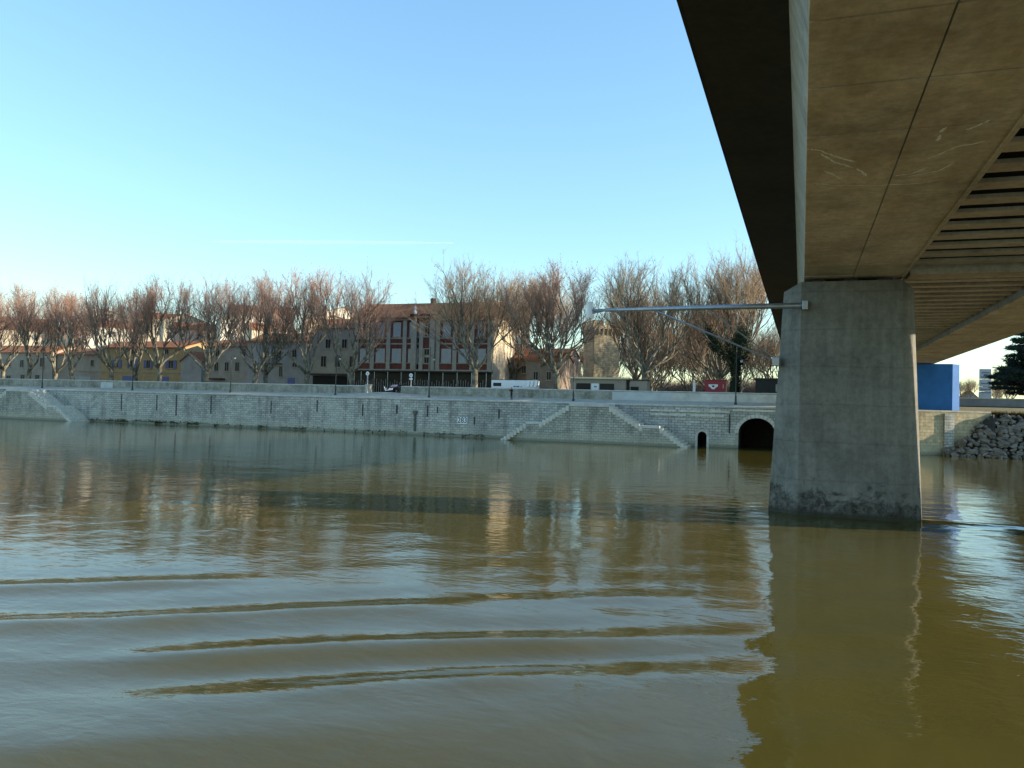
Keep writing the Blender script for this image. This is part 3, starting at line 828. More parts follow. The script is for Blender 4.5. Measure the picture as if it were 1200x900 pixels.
# ------------------------------------------------------------------ bare plane trees
def make_tree(seed, H=20.5, spread=7.3, lean=0.0, trunk_h=2.9, nl=5, dense=1.0, twig='twig', leaves=0, ivy=0):
    rn = random.Random(seed)
    root = empty('plane_tree', (0, 0, 0))
    br_ = []          # (points, radii, level)
    fork = Vector((lean*trunk_h*0.5, rn.uniform(-.3, .3), trunk_h))
    UP = Vector((0, 0, 1))
    def grow(p, d, L, r0, r1, n, wob, lift):
        pts = [p.copy()]; d = d.normalized()
        for k in range(n):
            d = (d + Vector((rn.gauss(0, wob), rn.gauss(0, wob), rn.gauss(0, wob*.4))) + UP*lift).normalized()
            p = p + d*(L/n); pts.append(p.copy())
        return pts, [r0+(r1-r0)*k/n for k in range(n+1)], d
    def side(d, ang):
        u = d.orthogonal().normalized(); a = rn.uniform(0, 6.283)
        u = Matrix.Rotation(a, 3, d) @ u
        return (d*math.cos(ang)+u*math.sin(ang)).normalized()
    lv = {k: [] for k in range(5)}
    az0 = rn.uniform(0, 6.28)
    for i in range(nl):
        az = az0 + 6.283*i/nl + rn.uniform(-.4, .4)
        til = rn.uniform(.58, 1.0) if i < nl-1 else .22
        d = Vector((math.cos(az)*math.sin(til), math.sin(az)*math.sin(til), math.cos(til)))
        pts, rad, de = grow(fork-d*.1, d, rn.uniform(4.0, 5.8)*spread/7.3, .27, .14, 6, .15, .05)
        lv[0].append((pts, rad, de, Vector((math.cos(az), math.sin(az), 0))))
    def spawn(src, n, t0, L0, L1, ang0, ang1, r0, r1, segs, wob, lift, outw):
        out = []
        for pts, rad, de, az in src:
            m = len(pts)-1; cnt = n if isinstance(n, int) else rn.randint(*n)
            for j in range(cnt):
                t = 1.0 if j < 2 else rn.uniform(t0, 1.0)
                f = t*m; i0 = min(m-1, int(f)); p = pts[i0].lerp(pts[i0+1], f-i0)
                dl = (pts[i0+1]-pts[i0]).normalized()
                d = side(dl, rn.uniform(ang0, ang1)) + UP*.25 + az*outw
                if d.z < .1: d.z = .15
                rr = min(r0, rad[i0]*.85)*rn.uniform(.8, 1.1)
                q = grow(p, d, rn.uniform(L0, L1), rr, r1, segs, wob, lift)
                out.append((q[0], q[1], q[2], az))
        return out
    lv[1] = spawn(lv[0], (3, 4), .45, 3.0, 4.8, .35, .85, .125, .075, 5, .16, .14, .10)
    lv[2] = spawn(lv[1], (4, 5), .35, 3.6, 6.0, .30, .85, .088, .036, 7, .15, .10, .03)
    lv[3] = spawn(lv[2], int(8*dense), .32, 1.6, 3.4, .35, .95, .030, .011, 4, .15, .07, .02)
    low = spawn(lv[1], 1, .1, 1.5, 3.2, .4, .9, .032, .012, 4, .12, .16, .02)
    lv[3] += low
    mx = max(p.z for q in lv[3] for p in q[0])
    sc = (H-.7)/mx
    for k in range(4):
        for q in lv[k]:
            for p in q[0]:
                p.x *= .5+.5*sc; p.y *= .5+.5*sc
                if p.z > trunk_h: p.z = trunk_h+(p.z-trunk_h)*(H-.7-trunk_h)/(mx-trunk_h)
    tr, lb, sh, tw, lf = MB(), MB(), MB(), MB(), MB()
    tr.tube([(0, 0, -0.6), (0.02, 0, 0.25), (lean*0.5, 0, trunk_h*0.5), fork*0.97, fork+Vector((0, 0, .5))], [0.72, 0.52, 0.45, 0.47, 0.33], 9)
    for q in lv[0]: lb.tube(q[0], q[1], 7)
    for q in lv[1]: lb.tube(q[0], q[1], 6, False)
    for q in lv[2]: sh.tube(q[0], q[1], 4, False)
    for q in lv[3]:
        tw.tube(q[0], q[1], 3, False)
        m = len(q[0])-1
        for j in range(int(12*dense)):
            f = rn.uniform(.1, 1.0)*m; i0 = min(m-1, int(f)); c0 = q[0][i0].lerp(q[0][i0+1], f-i0)
            dl = (q[0][i0+1]-q[0][i0]).normalized()
            g = side(dl, rn.uniform(.35, 1.15))+UP*.12
            tip = c0+g.normalized()*rn.uniform(.45, 1.35)
            tw.spike(c0, tip, .0125)
            if leaves and rn.random() < leaves*(0.1+1.6*max(0, fbm(tip.x*.3, tip.y*.3, tip.z*.3+seed)))*(1.6 if tip.z > H*.72 else .7):
                lf.leaf(tip, (rn.gauss(0, 1), rn.gauss(0, 1), rn.gauss(0, 1)), rn.uniform(.07, .13), rn)
    tr.build('trunk', M['bark'], root, smooth=True)
    lb.build('limbs', M['bark'], root, smooth=True)
    s_ = sh.build('crown', M['shoot'], root); tag(s_, kind='stuff')
    t_ = tw.build('twigs', M[twig], root); tag(t_, kind='stuff')
    if leaves and lf.f: tag(lf.build('dry_leaves', M['dryleaf'], root), kind='stuff')
    if ivy:
        iv = MB(); ivpts = [p for q in lv[0] for p in q[0]] + [p for q in lv[1][:8] for p in q[0][:3]]
        for k in range(ivy):
            if rn.random() < .25:
                z = rn.uniform(.1, trunk_h); c = Vector((lean*z*.5, 0, z)); rr = .72
            else:
                c = rn.choice(ivpts); rr = .7
            v = Vector((rn.gauss(0, 1), rn.gauss(0, 1), rn.gauss(0, .9))).normalized()
            iv.leaf(c+v*rr*rn.uniform(.4, 1.2)+Vector((0, 0, rn.uniform(-.6, .9))), v+Vector((0, 0, .3)), rn.uniform(.09, .19), rn)
        tag(iv.build('ivy', M['ivy'], root), kind='stuff')
    return root

T = [make_tree(11, 20.5, 7.4, 0.35, 2.6, 5, 1.0, 'twig', 0.22),
     make_tree(23, 20.0, 7.8, -0.2, 3.1, 5, 1.0, 'twig', 0.38),
     make_tree(37, 21.0, 7.1, 0.1, 2.8, 6, 0.95, 'twig', 0.25),
     make_tree(45, 20.5, 7.6, 0.5, 2.4, 5, 1.05, 'twig', 0.20),
     make_tree(58, 21.0, 7.6, 0.0, 3.4, 6, 1.1, 'twiggold', 0.10),
     make_tree(64, 20.0, 6.9, -0.1, 3.2, 6, 1.1, 'twiggold', 0.22),
     make_tree(71, 21.5, 5.6, 0.05, 4.2, 6, 1.15, 'twiggold', 0.0, 12000)]
used = [False]*len(T)
def put_tree(k, x, y, z, rz, sc, label, group):
    o = T[k] if not used[k] else copy_tree(T[k])
    used[k] = True
    o.location = (x, y, z); o.rotation_euler = (0, 0, rz); o.scale = (sc, sc, sc*(1.13 if x > -115 else 1.18))
    tag(o, label, 'tree', group)
    return o
G1 = 'bare plane trees in the row on the quay'
ord_ = ['leftmost', 'second', 'third', 'fourth', 'fifth', 'sixth', 'seventh', 'eighth', 'ninth']
front = [(-168.5, 1, 0.4, 1.02), (-155.5, 0, 2.0, 0.99), (-143.2, 3, 4.1, 0.94), (-131.9, 2, 1.2, .955), (-120.2, 1, 3.3, 1.02), (-109.1, 2, 5.0, 1.02), (-97, 0, .3, 1.05), (-86.2, 3, 0.0, 1.05), (-76.6, 2, 2.6, 1.02)]
desc = ['at the left picture edge', 'with a limb leaning right', 'with a pale forked trunk', 'before the ochre house', 'beside the blue shuttered windows', 'in front of the grey gabled shed', 'before the pale grey house', 'with a sunlit leaning limb', 'before the red building left end']
for i, (x, k, rz, sc) in enumerate(front):
    put_tree(k, x, 126.0+(i % 3-1)*0.6, 6.6, rz, sc, 'bare plane tree %s, %s in the front row' % (desc[i], ord_[i]), G1)
G2 = 'bare plane trees in the second row'
back = [(-178, 2, 1.0), (-161.5, 3, 2.2), (-137.5, 0, 5.2), (-103.5, 2, 4.4)]
ord2 = ['leftmost', 'second from the left', 'third from the left', 'rightmost']
for i, (x, k, rz) in enumerate(back):
    put_tree(k, x, 137.5, 6.6, rz, 0.96, 'bare plane tree, %s of the rear row behind the left quay trees' % ord2[i], G2)
put_tree(4, -52.3, 126, 6.6, 0.5, 1.06, 'tall bare plane tree before the right end of the red brick building', G1)
put_tree(5, -54.5, 152, 6.6, 1.5, 1.22, 'multi-limbed bare plane tree with sunlit limbs behind the white caravan', G1)
put_tree(1, -37.8, 126, 6.6, 2.4, 1.06, 'bare plane tree with a grey trunk left of the kiosk', G1)
put_tree(4, -46.0, 141, 6.6, 3.8, 1.06, 'bare plane tree standing behind the gap between caravan and kiosk', G1)
put_tree(4, -23.4, 126, 6.6, 5.3, 1.05, 'dark-trunked bare plane tree at the left head of the avenue', G1)
put_tree(6, -9.8, 128, 6.6, 0.0, 1.07, 'bare pollarded tree with an ivy covered trunk behind the red stall', G1)
G3 = 'bare trees lining the avenue behind the quay'
orda = ['first', 'second', 'third', 'fourth', 'fifth', 'sixth', 'seventh']
for i in range(7):
    y = 141+i*13
    if not 148 < y < 190: put_tree((5, 4, 5)[i % 3], -25.5-0.13*(y-126), y, 6.6, 1.3*i, 0.98, 'bare tree, %s along the left side of the avenue' % (orda[0] if i == 0 else orda[i-3]), G3)
    put_tree((4, 5, 5)[i % 3], -11.8-0.13*(y-128), y+2, 6.6, 2.1*i+1, 0.98, 'bare tree, %s along the right side of the avenue' % orda[i], G3)
for i in range(9):
    put_tree((5, 4)[i % 2], -62+i*7.6, 236+(i*37 % 11), 6.6, 1.9*i, 0.9+.03*(i % 4), 'bare tree, %s from the left of the far row closing the avenue' % ['first', 'second', 'third', 'fourth', 'fifth', 'sixth', 'seventh', 'eighth', 'ninth'][i], G3)
put_tree(5, -4.5, 165, 6.6, 1.0, 0.75, 'small bare tree just left of the bridge pier', G3)

# ------------------------------------------------------------------ buildings
_wc = {}
def wmesh(kind, w, h):
    key = (kind, round(w, 2), round(h, 2))
    if key in _wc: return _wc[key]
    mb = MB()
    if kind == 'frame':
        t = 0.09
        for b in ((-w/2, w/2, h/2-t, h/2), (-w/2, w/2, -h/2, -h/2+t), (-w/2, -w/2+t, -h/2+t, h/2-t), (w/2-t, w/2, -h/2+t, h/2-t), (-0.035, 0.035, -h/2+t, h/2-t)):
            mb.box(b[0], b[1], -0.06, 0.03, b[2], b[3])
    elif kind == 'pane':
        mb.box(-w/2+.09, w/2-.09, -0.02, 0.0, -h/2+.09, h/2-.09)
    elif kind == 'shutter':
        mb.bevbox(-w/4, w/4, -0.10, -0.04, -h/2, h/2, 0.01)
        for k in range(1, 4): mb.box(-w/4+.06, w/4-.06, -0.115, -0.101, -h/2+h*k/4-.03, -h/2+h*k/4+.03)
    elif kind == 'sill':
        mb.bevbox(-w/2-.12, w/2+.12, -0.18, 0.02, -h/2-.14, -h/2-.002, 0.02)
    _wc[key] = mb.mesh(kind)
    return _wc[key]
def with_mat(me, mat):
    key = (me.name, mat.name)
    if key in _wc: return _wc[key]
    m = me.copy(); m.materials.clear(); m.materials.append(mat); _wc[key] = m
    return m
def window(parent, x, z, w, h, y=0.0, shut=None, closed=False, framem='stonetrim'):
    f = link_mesh('window', with_mat(wmesh('frame', w, h), M[framem]), None, parent, (x, y-0.03, z))
    link_mesh('pane', with_mat(wmesh('pane', w, h), M['glass']), None, f)
    link_mesh('sill', with_mat(wmesh('sill', w, h), M['stonetrim']), None, f)
    if shut:
        for s in (-1, 1):
            link_mesh('shutter', with_mat(wmesh('shutter', w, h), M[shut]), None, f, ((s*w/4) if closed else (s*(w*.75+.03)), 0, 0))
    return f

def house(label, x0, x1, yf, depth, z0, ze, wall, rise=2.2, ridge='x', wins=(), rz=0.0, roof='tiles', chimneys=(), name='town_house', group='town houses behind the trees'):
    W = x1-x0
    r = empty(name, ((x0+x1)/2, yf, z0), rz, label, 'house', group)
    H = ze-z0
    MB().box(-W/2, W/2, 0, depth, -1.5, H).build('wall', M[wall], r)
    oh = 0.35
    if ridge == 'x':
        s = rise/(depth/2)
        poly = [(-oh, H-oh*s+0.02), (depth/2, H+rise+.02), (depth+oh, H-oh*s+.02), (depth+oh, H-oh*s+.22), (depth/2, H+rise+.24), (-oh, H-oh*s+.22)]
        rf = MB().prism(poly, -W/2-.25, W/2+.25, 'x').build('roof', M[roof], r)
        for xx in (-W/2, W/2-.25):
            MB().prism([(0, H-.01), (depth, H-.01), (depth/2, H+rise)], xx, xx+.25, 'x').build('gable', M[wall], r)
    elif ridge == 'y':
        s = rise/(W/2)
        poly = [(-W/2-oh, H-oh*s+.02), (0, H+rise+.02), (W/2+oh, H-oh*s+.02), (W/2+oh, H-oh*s+.22), (0, H+rise+.24), (-W/2-oh, H-oh*s+.22)]
        rf = MB().prism(poly, -.3, depth+.3, 'y').build('roof', M[roof], r)
        MB().prism([(-W/2, H-.01), (W/2, H-.01), (0, H+rise)], 0.01, .3, 'y').build('gable', M[wall], r)
    else:   # mono pitch falling to the left
        rf = MB().prism([(-W/2-.3, H+.02), (W/2+.3, H+rise+.02), (W/2+.3, H+rise+.24), (-W/2-.3, H+.24)], -.3, depth+.3, 'y').build('roof', M[roof], r)
        MB().prism([(-W/2, H-.01), (W/2, H-.01), (W/2, H+rise)], 0.0, depth, 'y').build('gable', M[wall], r)
    for cx, cy in chimneys:
        c = MB().box(cx-.35, cx+.35, cy-.3, cy+.3, H+rise*.3, H+rise+1.1).build('chimney', M['cream'], rf)
    for wdw in wins:
        x, z, w, h = wdw[:4]
        window(r, x-(x0+x1)/2, z-z0, w, h, 0.0, wdw[4] if len(wdw) > 4 else None, wdw[5] if len(wdw) > 5 else False)
    return r

Z0 = 6.6
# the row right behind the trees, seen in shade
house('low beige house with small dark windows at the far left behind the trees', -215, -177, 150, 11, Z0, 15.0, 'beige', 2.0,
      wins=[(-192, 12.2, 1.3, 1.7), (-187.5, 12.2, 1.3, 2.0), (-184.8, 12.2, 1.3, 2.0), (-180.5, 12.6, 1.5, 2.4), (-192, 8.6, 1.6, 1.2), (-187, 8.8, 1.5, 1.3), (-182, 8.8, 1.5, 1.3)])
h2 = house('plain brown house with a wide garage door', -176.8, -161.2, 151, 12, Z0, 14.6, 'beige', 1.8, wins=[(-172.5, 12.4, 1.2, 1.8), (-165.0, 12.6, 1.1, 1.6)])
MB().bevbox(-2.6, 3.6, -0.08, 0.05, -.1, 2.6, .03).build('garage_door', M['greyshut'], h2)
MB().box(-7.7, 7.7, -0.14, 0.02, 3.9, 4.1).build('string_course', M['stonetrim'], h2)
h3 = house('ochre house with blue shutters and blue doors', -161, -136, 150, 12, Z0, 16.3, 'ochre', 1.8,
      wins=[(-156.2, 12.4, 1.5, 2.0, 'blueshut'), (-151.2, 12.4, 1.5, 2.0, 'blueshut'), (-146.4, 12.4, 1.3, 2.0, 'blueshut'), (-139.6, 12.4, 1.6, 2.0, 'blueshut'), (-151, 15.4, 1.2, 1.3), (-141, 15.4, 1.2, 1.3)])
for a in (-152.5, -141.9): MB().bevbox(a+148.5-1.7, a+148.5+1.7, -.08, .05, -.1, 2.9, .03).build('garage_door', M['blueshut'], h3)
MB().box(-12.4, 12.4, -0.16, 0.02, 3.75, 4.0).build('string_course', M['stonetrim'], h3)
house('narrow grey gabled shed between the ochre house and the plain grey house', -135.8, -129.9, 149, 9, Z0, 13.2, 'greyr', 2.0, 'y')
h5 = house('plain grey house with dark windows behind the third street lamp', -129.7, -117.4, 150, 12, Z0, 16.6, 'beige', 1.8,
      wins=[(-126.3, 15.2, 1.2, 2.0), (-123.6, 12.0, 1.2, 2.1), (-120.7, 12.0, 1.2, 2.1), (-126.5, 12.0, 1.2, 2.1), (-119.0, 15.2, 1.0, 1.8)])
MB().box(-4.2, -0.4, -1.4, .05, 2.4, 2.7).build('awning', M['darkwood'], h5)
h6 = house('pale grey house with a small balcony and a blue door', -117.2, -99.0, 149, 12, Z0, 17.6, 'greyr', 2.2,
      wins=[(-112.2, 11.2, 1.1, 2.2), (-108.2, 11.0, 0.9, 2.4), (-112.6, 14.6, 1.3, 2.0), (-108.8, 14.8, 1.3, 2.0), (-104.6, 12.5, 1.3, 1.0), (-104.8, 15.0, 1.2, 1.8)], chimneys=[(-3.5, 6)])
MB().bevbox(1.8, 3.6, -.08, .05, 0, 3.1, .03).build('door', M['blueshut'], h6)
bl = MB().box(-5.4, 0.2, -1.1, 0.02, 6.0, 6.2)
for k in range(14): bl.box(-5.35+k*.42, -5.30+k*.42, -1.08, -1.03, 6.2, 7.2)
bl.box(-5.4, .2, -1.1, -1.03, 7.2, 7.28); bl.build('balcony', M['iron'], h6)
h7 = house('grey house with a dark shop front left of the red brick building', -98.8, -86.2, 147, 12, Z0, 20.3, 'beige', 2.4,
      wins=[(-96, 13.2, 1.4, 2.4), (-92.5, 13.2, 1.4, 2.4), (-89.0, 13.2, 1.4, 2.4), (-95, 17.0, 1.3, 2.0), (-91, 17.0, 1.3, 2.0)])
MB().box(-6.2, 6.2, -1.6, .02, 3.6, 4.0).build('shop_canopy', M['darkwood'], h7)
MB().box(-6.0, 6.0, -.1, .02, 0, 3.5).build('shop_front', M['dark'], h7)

# red brick building
rb = empty('brick_building', (-70.3, 142, Z0), 0, 'long red brick building with grey stone pilasters and orange tiled roof', 'building')
def RX(x): return x+70.3
def RZ(z): return z-Z0
MB().box(-15.2, 14.9, 0.12, 12, -1, RZ(21.6)).build('wall', M['cream'], rb)
rr = MB().prism([(-.8, RZ(21.55)), (5.2, RZ(25.0)), (6.8, RZ(25.0)), (12.8, RZ(21.55)), (12.8, RZ(21.8)), (6.8, RZ(25.25)), (5.2, RZ(25.25)), (-.8, RZ(21.8))], -15.8, 15.4, 'x').build('roof', M['tiles'], rb)
MB().box(-1.2, -.3, 5.6, 6.4, RZ(25.0), RZ(26.3)).build('chimney', M['redbrick'], rr)
MB().box(8.0, 8.8, 5.6, 6.4, RZ(25.0), RZ(26.0)).build('chimney', M['redbrick'], rr)
MB().box(-15.3, 15.0, -.35, .1, RZ(21.2), RZ(21.56)).build('cornice', M['stonetrim'], rb)
MB().box(-15.3, 15.0, -.5, .1, RZ(11.1), RZ(11.5)).build('cornice', M['stonetrim'], rb)
bays = [-84.9+3.72*k for k in range(9)]
for k in range(9):
    x = RX(-83.2+3.62*k) - 1.81
    MB().box(x-.42, x+.42, -.22, .11, RZ(11.5), RZ(21.2)).build('pilaster', M['stonetrim'], rb)
for k in range(8):
    x = RX(-83.2+3.62*k); cen = (k == 3 or False)
    cen = abs(x-RX(-70.14)) < 1.9 and k == 4 or abs(x-0.2) < 1.0
    if abs(x-RX(-70.14)) < 1.85:
        continue
    window(rb, x, RZ(14.2), 2.1, 2.7, .1, 'greyshut', True)
    window(rb, x, RZ(19.4), 1.7, 2.7, .1, 'greyshut', True)
    for za, zb_ in ((11.5, 12.65), (15.62, 16.45), (16.7, 17.55), (20.85, 21.2)):
        MB().box(x-1.38, x+1.38, 0.03, .125, RZ(za), RZ(zb_)).build('brick_panel', M['redbrick'], rb)
    for sd in (-1, 1):
        MB().box(x+sd*1.22-.16, x+sd*1.22+.16, 0.04, .122, RZ(12.86), RZ(15.6)).build('brick_panel', M['redbrick'], rb)
        MB().box(x+sd*1.12-.26, x+sd*1.12+.26, 0.04, .122, RZ(17.82), RZ(20.84)).build('brick_panel', M['redbrick'], rb)
    MB().box(x-1.3, x+1.3, 0.02, .13, RZ(12.65), RZ(12.84)).build('band', M['stonetrim'], rb)
    MB().box(x-1.36, x+1.36, 0.0, .13, RZ(16.45), RZ(16.7)).build('band', M['stonetrim'], rb)
    MB().box(x-1.3, x+1.3, 0.03, .13, RZ(17.55), RZ(17.8)).build('band', M['stonetrim'], rb)
# central gabled bay
xc = RX(-70.0)
for za, zb_ in ((11.5, 12.6), (15.7, 17.85), (20.75, 20.95)):
    MB().box(xc-1.44, xc+1.44, .03, .125, RZ(za), RZ(zb_)).build('brick_panel', M['redbrick'], rb)
for s in (-1, 1):
    MB().box(xc+s*2.0-.55, xc+s*2.0+.55, -.55, .12, RZ(11.5), RZ(21.9)).build('pier_strip', M['stonetrim'], rb)
    cap = MB().bevbox(xc+s*2.0-.8, xc+s*2.0+.8, -.8, .3, RZ(21.9), RZ(22.4), .05).build('pier_cap', M['dark'], rb)
MB().lathe([(.25, RZ(22.4)), (.35, RZ(22.9)), (.15, RZ(23.3)), (.25, RZ(23.7)), (.05, RZ(24.1))], xc-1.9, -.2, 10).build('finial', M['whitepaint'], rb)
MB().prism([(xc-1.45, RZ(20.9)), (xc+1.45, RZ(20.9)), (xc+1.45, RZ(21.6)), (xc+.8, RZ(22.3)), (xc, RZ(22.55)), (xc-.8, RZ(22.3)), (xc-1.45, RZ(21.6))], -.45, .5).build('arched_gable', M['redbrick'], rb)
for s in (-.72, .72):
    window(rb, xc+s, RZ(19.3), 1.15, 2.7, .08)
    for z in (14.95, 13.35): window(rb, xc+s, RZ(z), 1.15, 1.3, .08)
MB().box(xc-.12, xc+.12, -.1, .12, RZ(17.9), RZ(20.8)).build('mullion', M['stonetrim'], rb)
MB().box(xc-.12, xc+.12, -.1, .12, RZ(12.6), RZ(15.7)).build('mullion', M['stonetrim'], rb)
# ground floor: deep dark glazed arcade with thin posts
MB().box(-15.2, 14.9, -2.6, .0, RZ(10.9), RZ(11.15)).build('canopy', M['darkwood'], rb)
MB().box(-15.0, 14.7, .0, .11, 0, RZ(10.9)).build('shop_glazing', M['glass'], rb)
pm_ = MB().box(-.05, .05, -.05, .05, 0, 4.3).mesh('canopy_post'); pm_.materials.append(M['steel'])
for k in range(11): link_mesh('canopy_post', pm_, None, rb, (-15+k*2.97, -2.5, 0))
pv_ = MB().box(-.035, .035, -.035, .035, 0, 1.0).mesh('railing_picket'); pv_.materials.append(M['stonetrim'])
rnd = random.Random(77)
for k in range(60):
    o = link_mesh('railing_picket', pv_, None, rb, (-14.8+k*.5, -2.9, .15)); o.scale = (1, 1, rnd.uniform(1.9, 2.8))
MB().box(-15, 14.8, -2.93, -2.87, 1.55, 1.62).build('railing_bar', M['iron'], rb)

# right of the brick building
house('tall cream house with a sunlit side wall behind the white caravan', -63.0, -56.0, 165, 9, Z0, 25.5, 'cream', 1.5, wins=[(-59, 22, 1.1, 1.8), (-61.5, 22, 1.1, 1.8), (-59, 16, 1.1, 1.8)], rz=R(24))
house('low grey house with a tiled roof beside the caravan', -62.0, -55.5, 160, 9, Z0, 16.0, 'greyr', 2.0, wins=[(-60.5, 12.5, 1.0, 1.6), (-57.5, 12.5, 1.0, 1.6)])
house('dark brown house behind the trees left of the kiosk', -54.5, -43.9, 152, 12, Z0, 14.4, 'brownr', 2.2, wins=[(-52.5, 12.2, 1.0, 1.6), (-49.3, 12.2, 1.0, 1.6), (-46, 12.2, 1.0, 1.6)])
house('low brown house behind the grey-trunked tree', -47.6, -41.2, 139, 9, Z0, 13.3, 'brownr', 1.6, wins=[(-45.7, 10.5, 1.0, 1.6), (-43.2, 10.5, 1.0, 1.6)])

# sunlit houses up the hill
hill = [(-250, 205, 20, 8, 'cream', 'x', 32), (-232, 214, 14, 9.5, 'pink', 'y', 30), (-214, 204, 17, 9, 'cream2', 'x', 36), (-196, 216, 13, 10, 'cream', 'y', 38), (-222, 232, 18, 12, 'cream', 'x', 30),
        (-245, 228, 15, 13, 'cream2', 'y', 36), (-180, 204, 14, 8, 'pink', 'x', 34), (-164, 208, 16, 10.5, 'cream2', 'y', 36), (-148, 200, 13, 8, 'cream', 'x', 40), (-172, 226, 20, 13, 'cream', 'x', 30),
        (-134, 210, 15, 9, 'cream', 'y', 34), (-118, 205, 14, 7, 'pink', 'x', 36), (-270, 215, 18, 10, 'pink', 'x', 35), (-142, 228, 14, 12, 'cream2', 'y', 35)]
hl = ['cream hillside house at the far left above the beige house', 'pink gabled hillside house above the beige house', 'white hillside house with a long roof above the garage house', 'cream gabled hillside house above the garage house',
      'tall cream hillside house behind the white one', 'tall white gabled house high on the left of the hill', 'pink hillside house left above the ochre house', 'big white gabled house catching the sun above the ochre house', 'cream hillside house right above the ochre house',
      'long tall cream house topmost above the ochre house', 'cream gabled house above the narrow grey shed', 'pink house with a low roof above the plain grey house', 'pink house farthest left on the hill', 'tall white gabled house behind the cream one above the shed']
for i, (x, y, w, h, m, rd, a) in enumerate(hill):
    gz = land_h(x, y)
    ws = [(x-w*.3+j*w*.3, gz+zz, 1.0, 1.6, ('greyshut' if (i+j) % 2 else None)) for j in range(3) for zz in ((h+.8, h-2.4) if h > 8 else (h+.6,))]
    house(hl[i], x-w/2, x+w/2, y, 10, gz, gz+h+3, m, 2.2, rd, ws, R(a+12), chimneys=[(w*.2, 6)], group='houses on the hill')

# crenellated tower
tw_ = empty('crenellated_tower', (-36.8, 168.5, Z0), R(37), 'square stone tower with corbelled battlements, one face sunlit', 'tower')
TH = 22.6-Z0; s5 = 5.8
MB().box(-s5, 0, 0, s5, -1, TH-2.2).build('shaft', M['goldwall'], tw_)
MB().box(-s5-.45, .45, -.45, s5+.45, TH-1.0, TH-.1).build('gallery', M['goldwall'], tw_)
MB().box(-s5+.1, -.1, .1, s5-.1, TH-2.2, TH-1.0).build('neck', M['goldwall'], tw_)
me_c = MB().prism([(-.46, TH-1.0), (.12, TH-1.0), (.12, TH-2.5), (0, TH-2.5), (-.46, TH-1.5)], -.16, .16, 'x').mesh('corbel'); me_c.materials.append(M['goldwall'])
me_m = MB().bevbox(-.5, .5, -.2, .2, TH-.1, TH+.75, .03).mesh('merlon'); me_m.materials.append(M['goldwall'])
for k in range(7):
    q = -s5+k*s5/6
    link_mesh('corbel', me_c, None, tw_, (q, 0, 0)); link_mesh('corbel', me_c, None, tw_, (-s5, -q, 0), (0, 0, -math.pi/2))
for k in range(5):
    q = -s5+k*(s5)/4
    link_mesh('merlon', me_m, None, tw_, (q, -.22, 0)); link_mesh('merlon', me_m, None, tw_, (-s5-.22, -q, 0), (0, 0, -math.pi/2))
MB().box(-.02, .05, 2.4, 3.2, 6.5, 8.6).build('window_slit', M['dark'], tw_)

# ------------------------------------------------------------------ things on the esplanade
ki = empty('kiosk', (-29.7, 121, Z0), 0, 'low flat-roofed kiosk with two black windows behind the parapet', 'kiosk')
MB().box(-4.3, 4.4, 0, 3.2, -.1, 2.85).build('wall', M['kioskwall'], ki)
MB().bevbox(-4.75, 4.75, -.5, 3.6, 2.85, 3.1, .03).build('roof', M['roofedge'], ki)
for a, b in ((-3.4, -1.15), (.35, 2.6)):
    MB().box(a, b, -.04, .05, 1.15, 2.15).build('window_pane', M['glass'], ki)
MB().bevbox(-1.0, .2, -.06, .05, 1.1, 2.15, .01).build('notice_board', M['caravan'], ki)
MB().box(-.55, -.1, -.075, -.061, 1.55, 1.75).build('notice_mark', M['totemtext'], ki)
an = empty('market_hut', (-23.4, 121.2, Z0), 0, 'small grey hut with a dark counter beside the kiosk', 'hut')
MB().box(-1.35, 1.3, 0.2, 2.5, -.1, 2.7).build('wall', M['kioskwall'], an)
MB().box(-1.2, .0, .12, .25, 1.0, 1.75).build('counter_opening', M['dark'], an)
MB().bevbox(-1.5, 1.45, 0, 2.7, 2.7, 2.85, .02).build('roof', M['darkwood'], an)

cv = empty('white_caravan', (-43.6, 121, Z0), 0, 'long white caravan with a dark window behind the parapet', 'caravan')
MB().bevbox(-3.75, 3.75, 0, 2.2, .45, 2.5, .08).build('body', M['caravan'], cv)
MB().bevbox(-3.4, -2.0, -.03, .05, 1.45, 2.0, .02).build('window_pane', M['glass'], cv)
MB().box(-3.75, 3.2, -.02, 2.22, 2.5, 2.56).build('roof_strip', M['darkwood'], cv)
for a, b, z0, z1 in ((.1, .5, 1.35, 1.55), (.6, 1.1, 1.35, 1.55), (1.3, 1.5, 1.35, 1.5), (.1, .45, .98, 1.18), (.55, 1.0, .98, 1.18), (1.08, 1.45, .98, 1.18), (-1.6, .05, .98, 1.1)):
    MB().box(a, b, -.03, .01, z0, z1).build('lettering', M['letter'], cv)
for k in range(3):
    MB().prism([(2.4+k*.62, 1.45), (2.8+k*.62, 1.45), (3.0+k*.62, 2.45), (2.6+k*.62, 2.45)], -.35-.02*k, -.30-.02*k).build('folded_parasol', M['whitepaint'], cv)
for x in (-1.0, 0.0):
    MB().tube([(x, .1, .42), (x, .32, .42)], .33, 16).build('wheel', M['rubber'], cv)

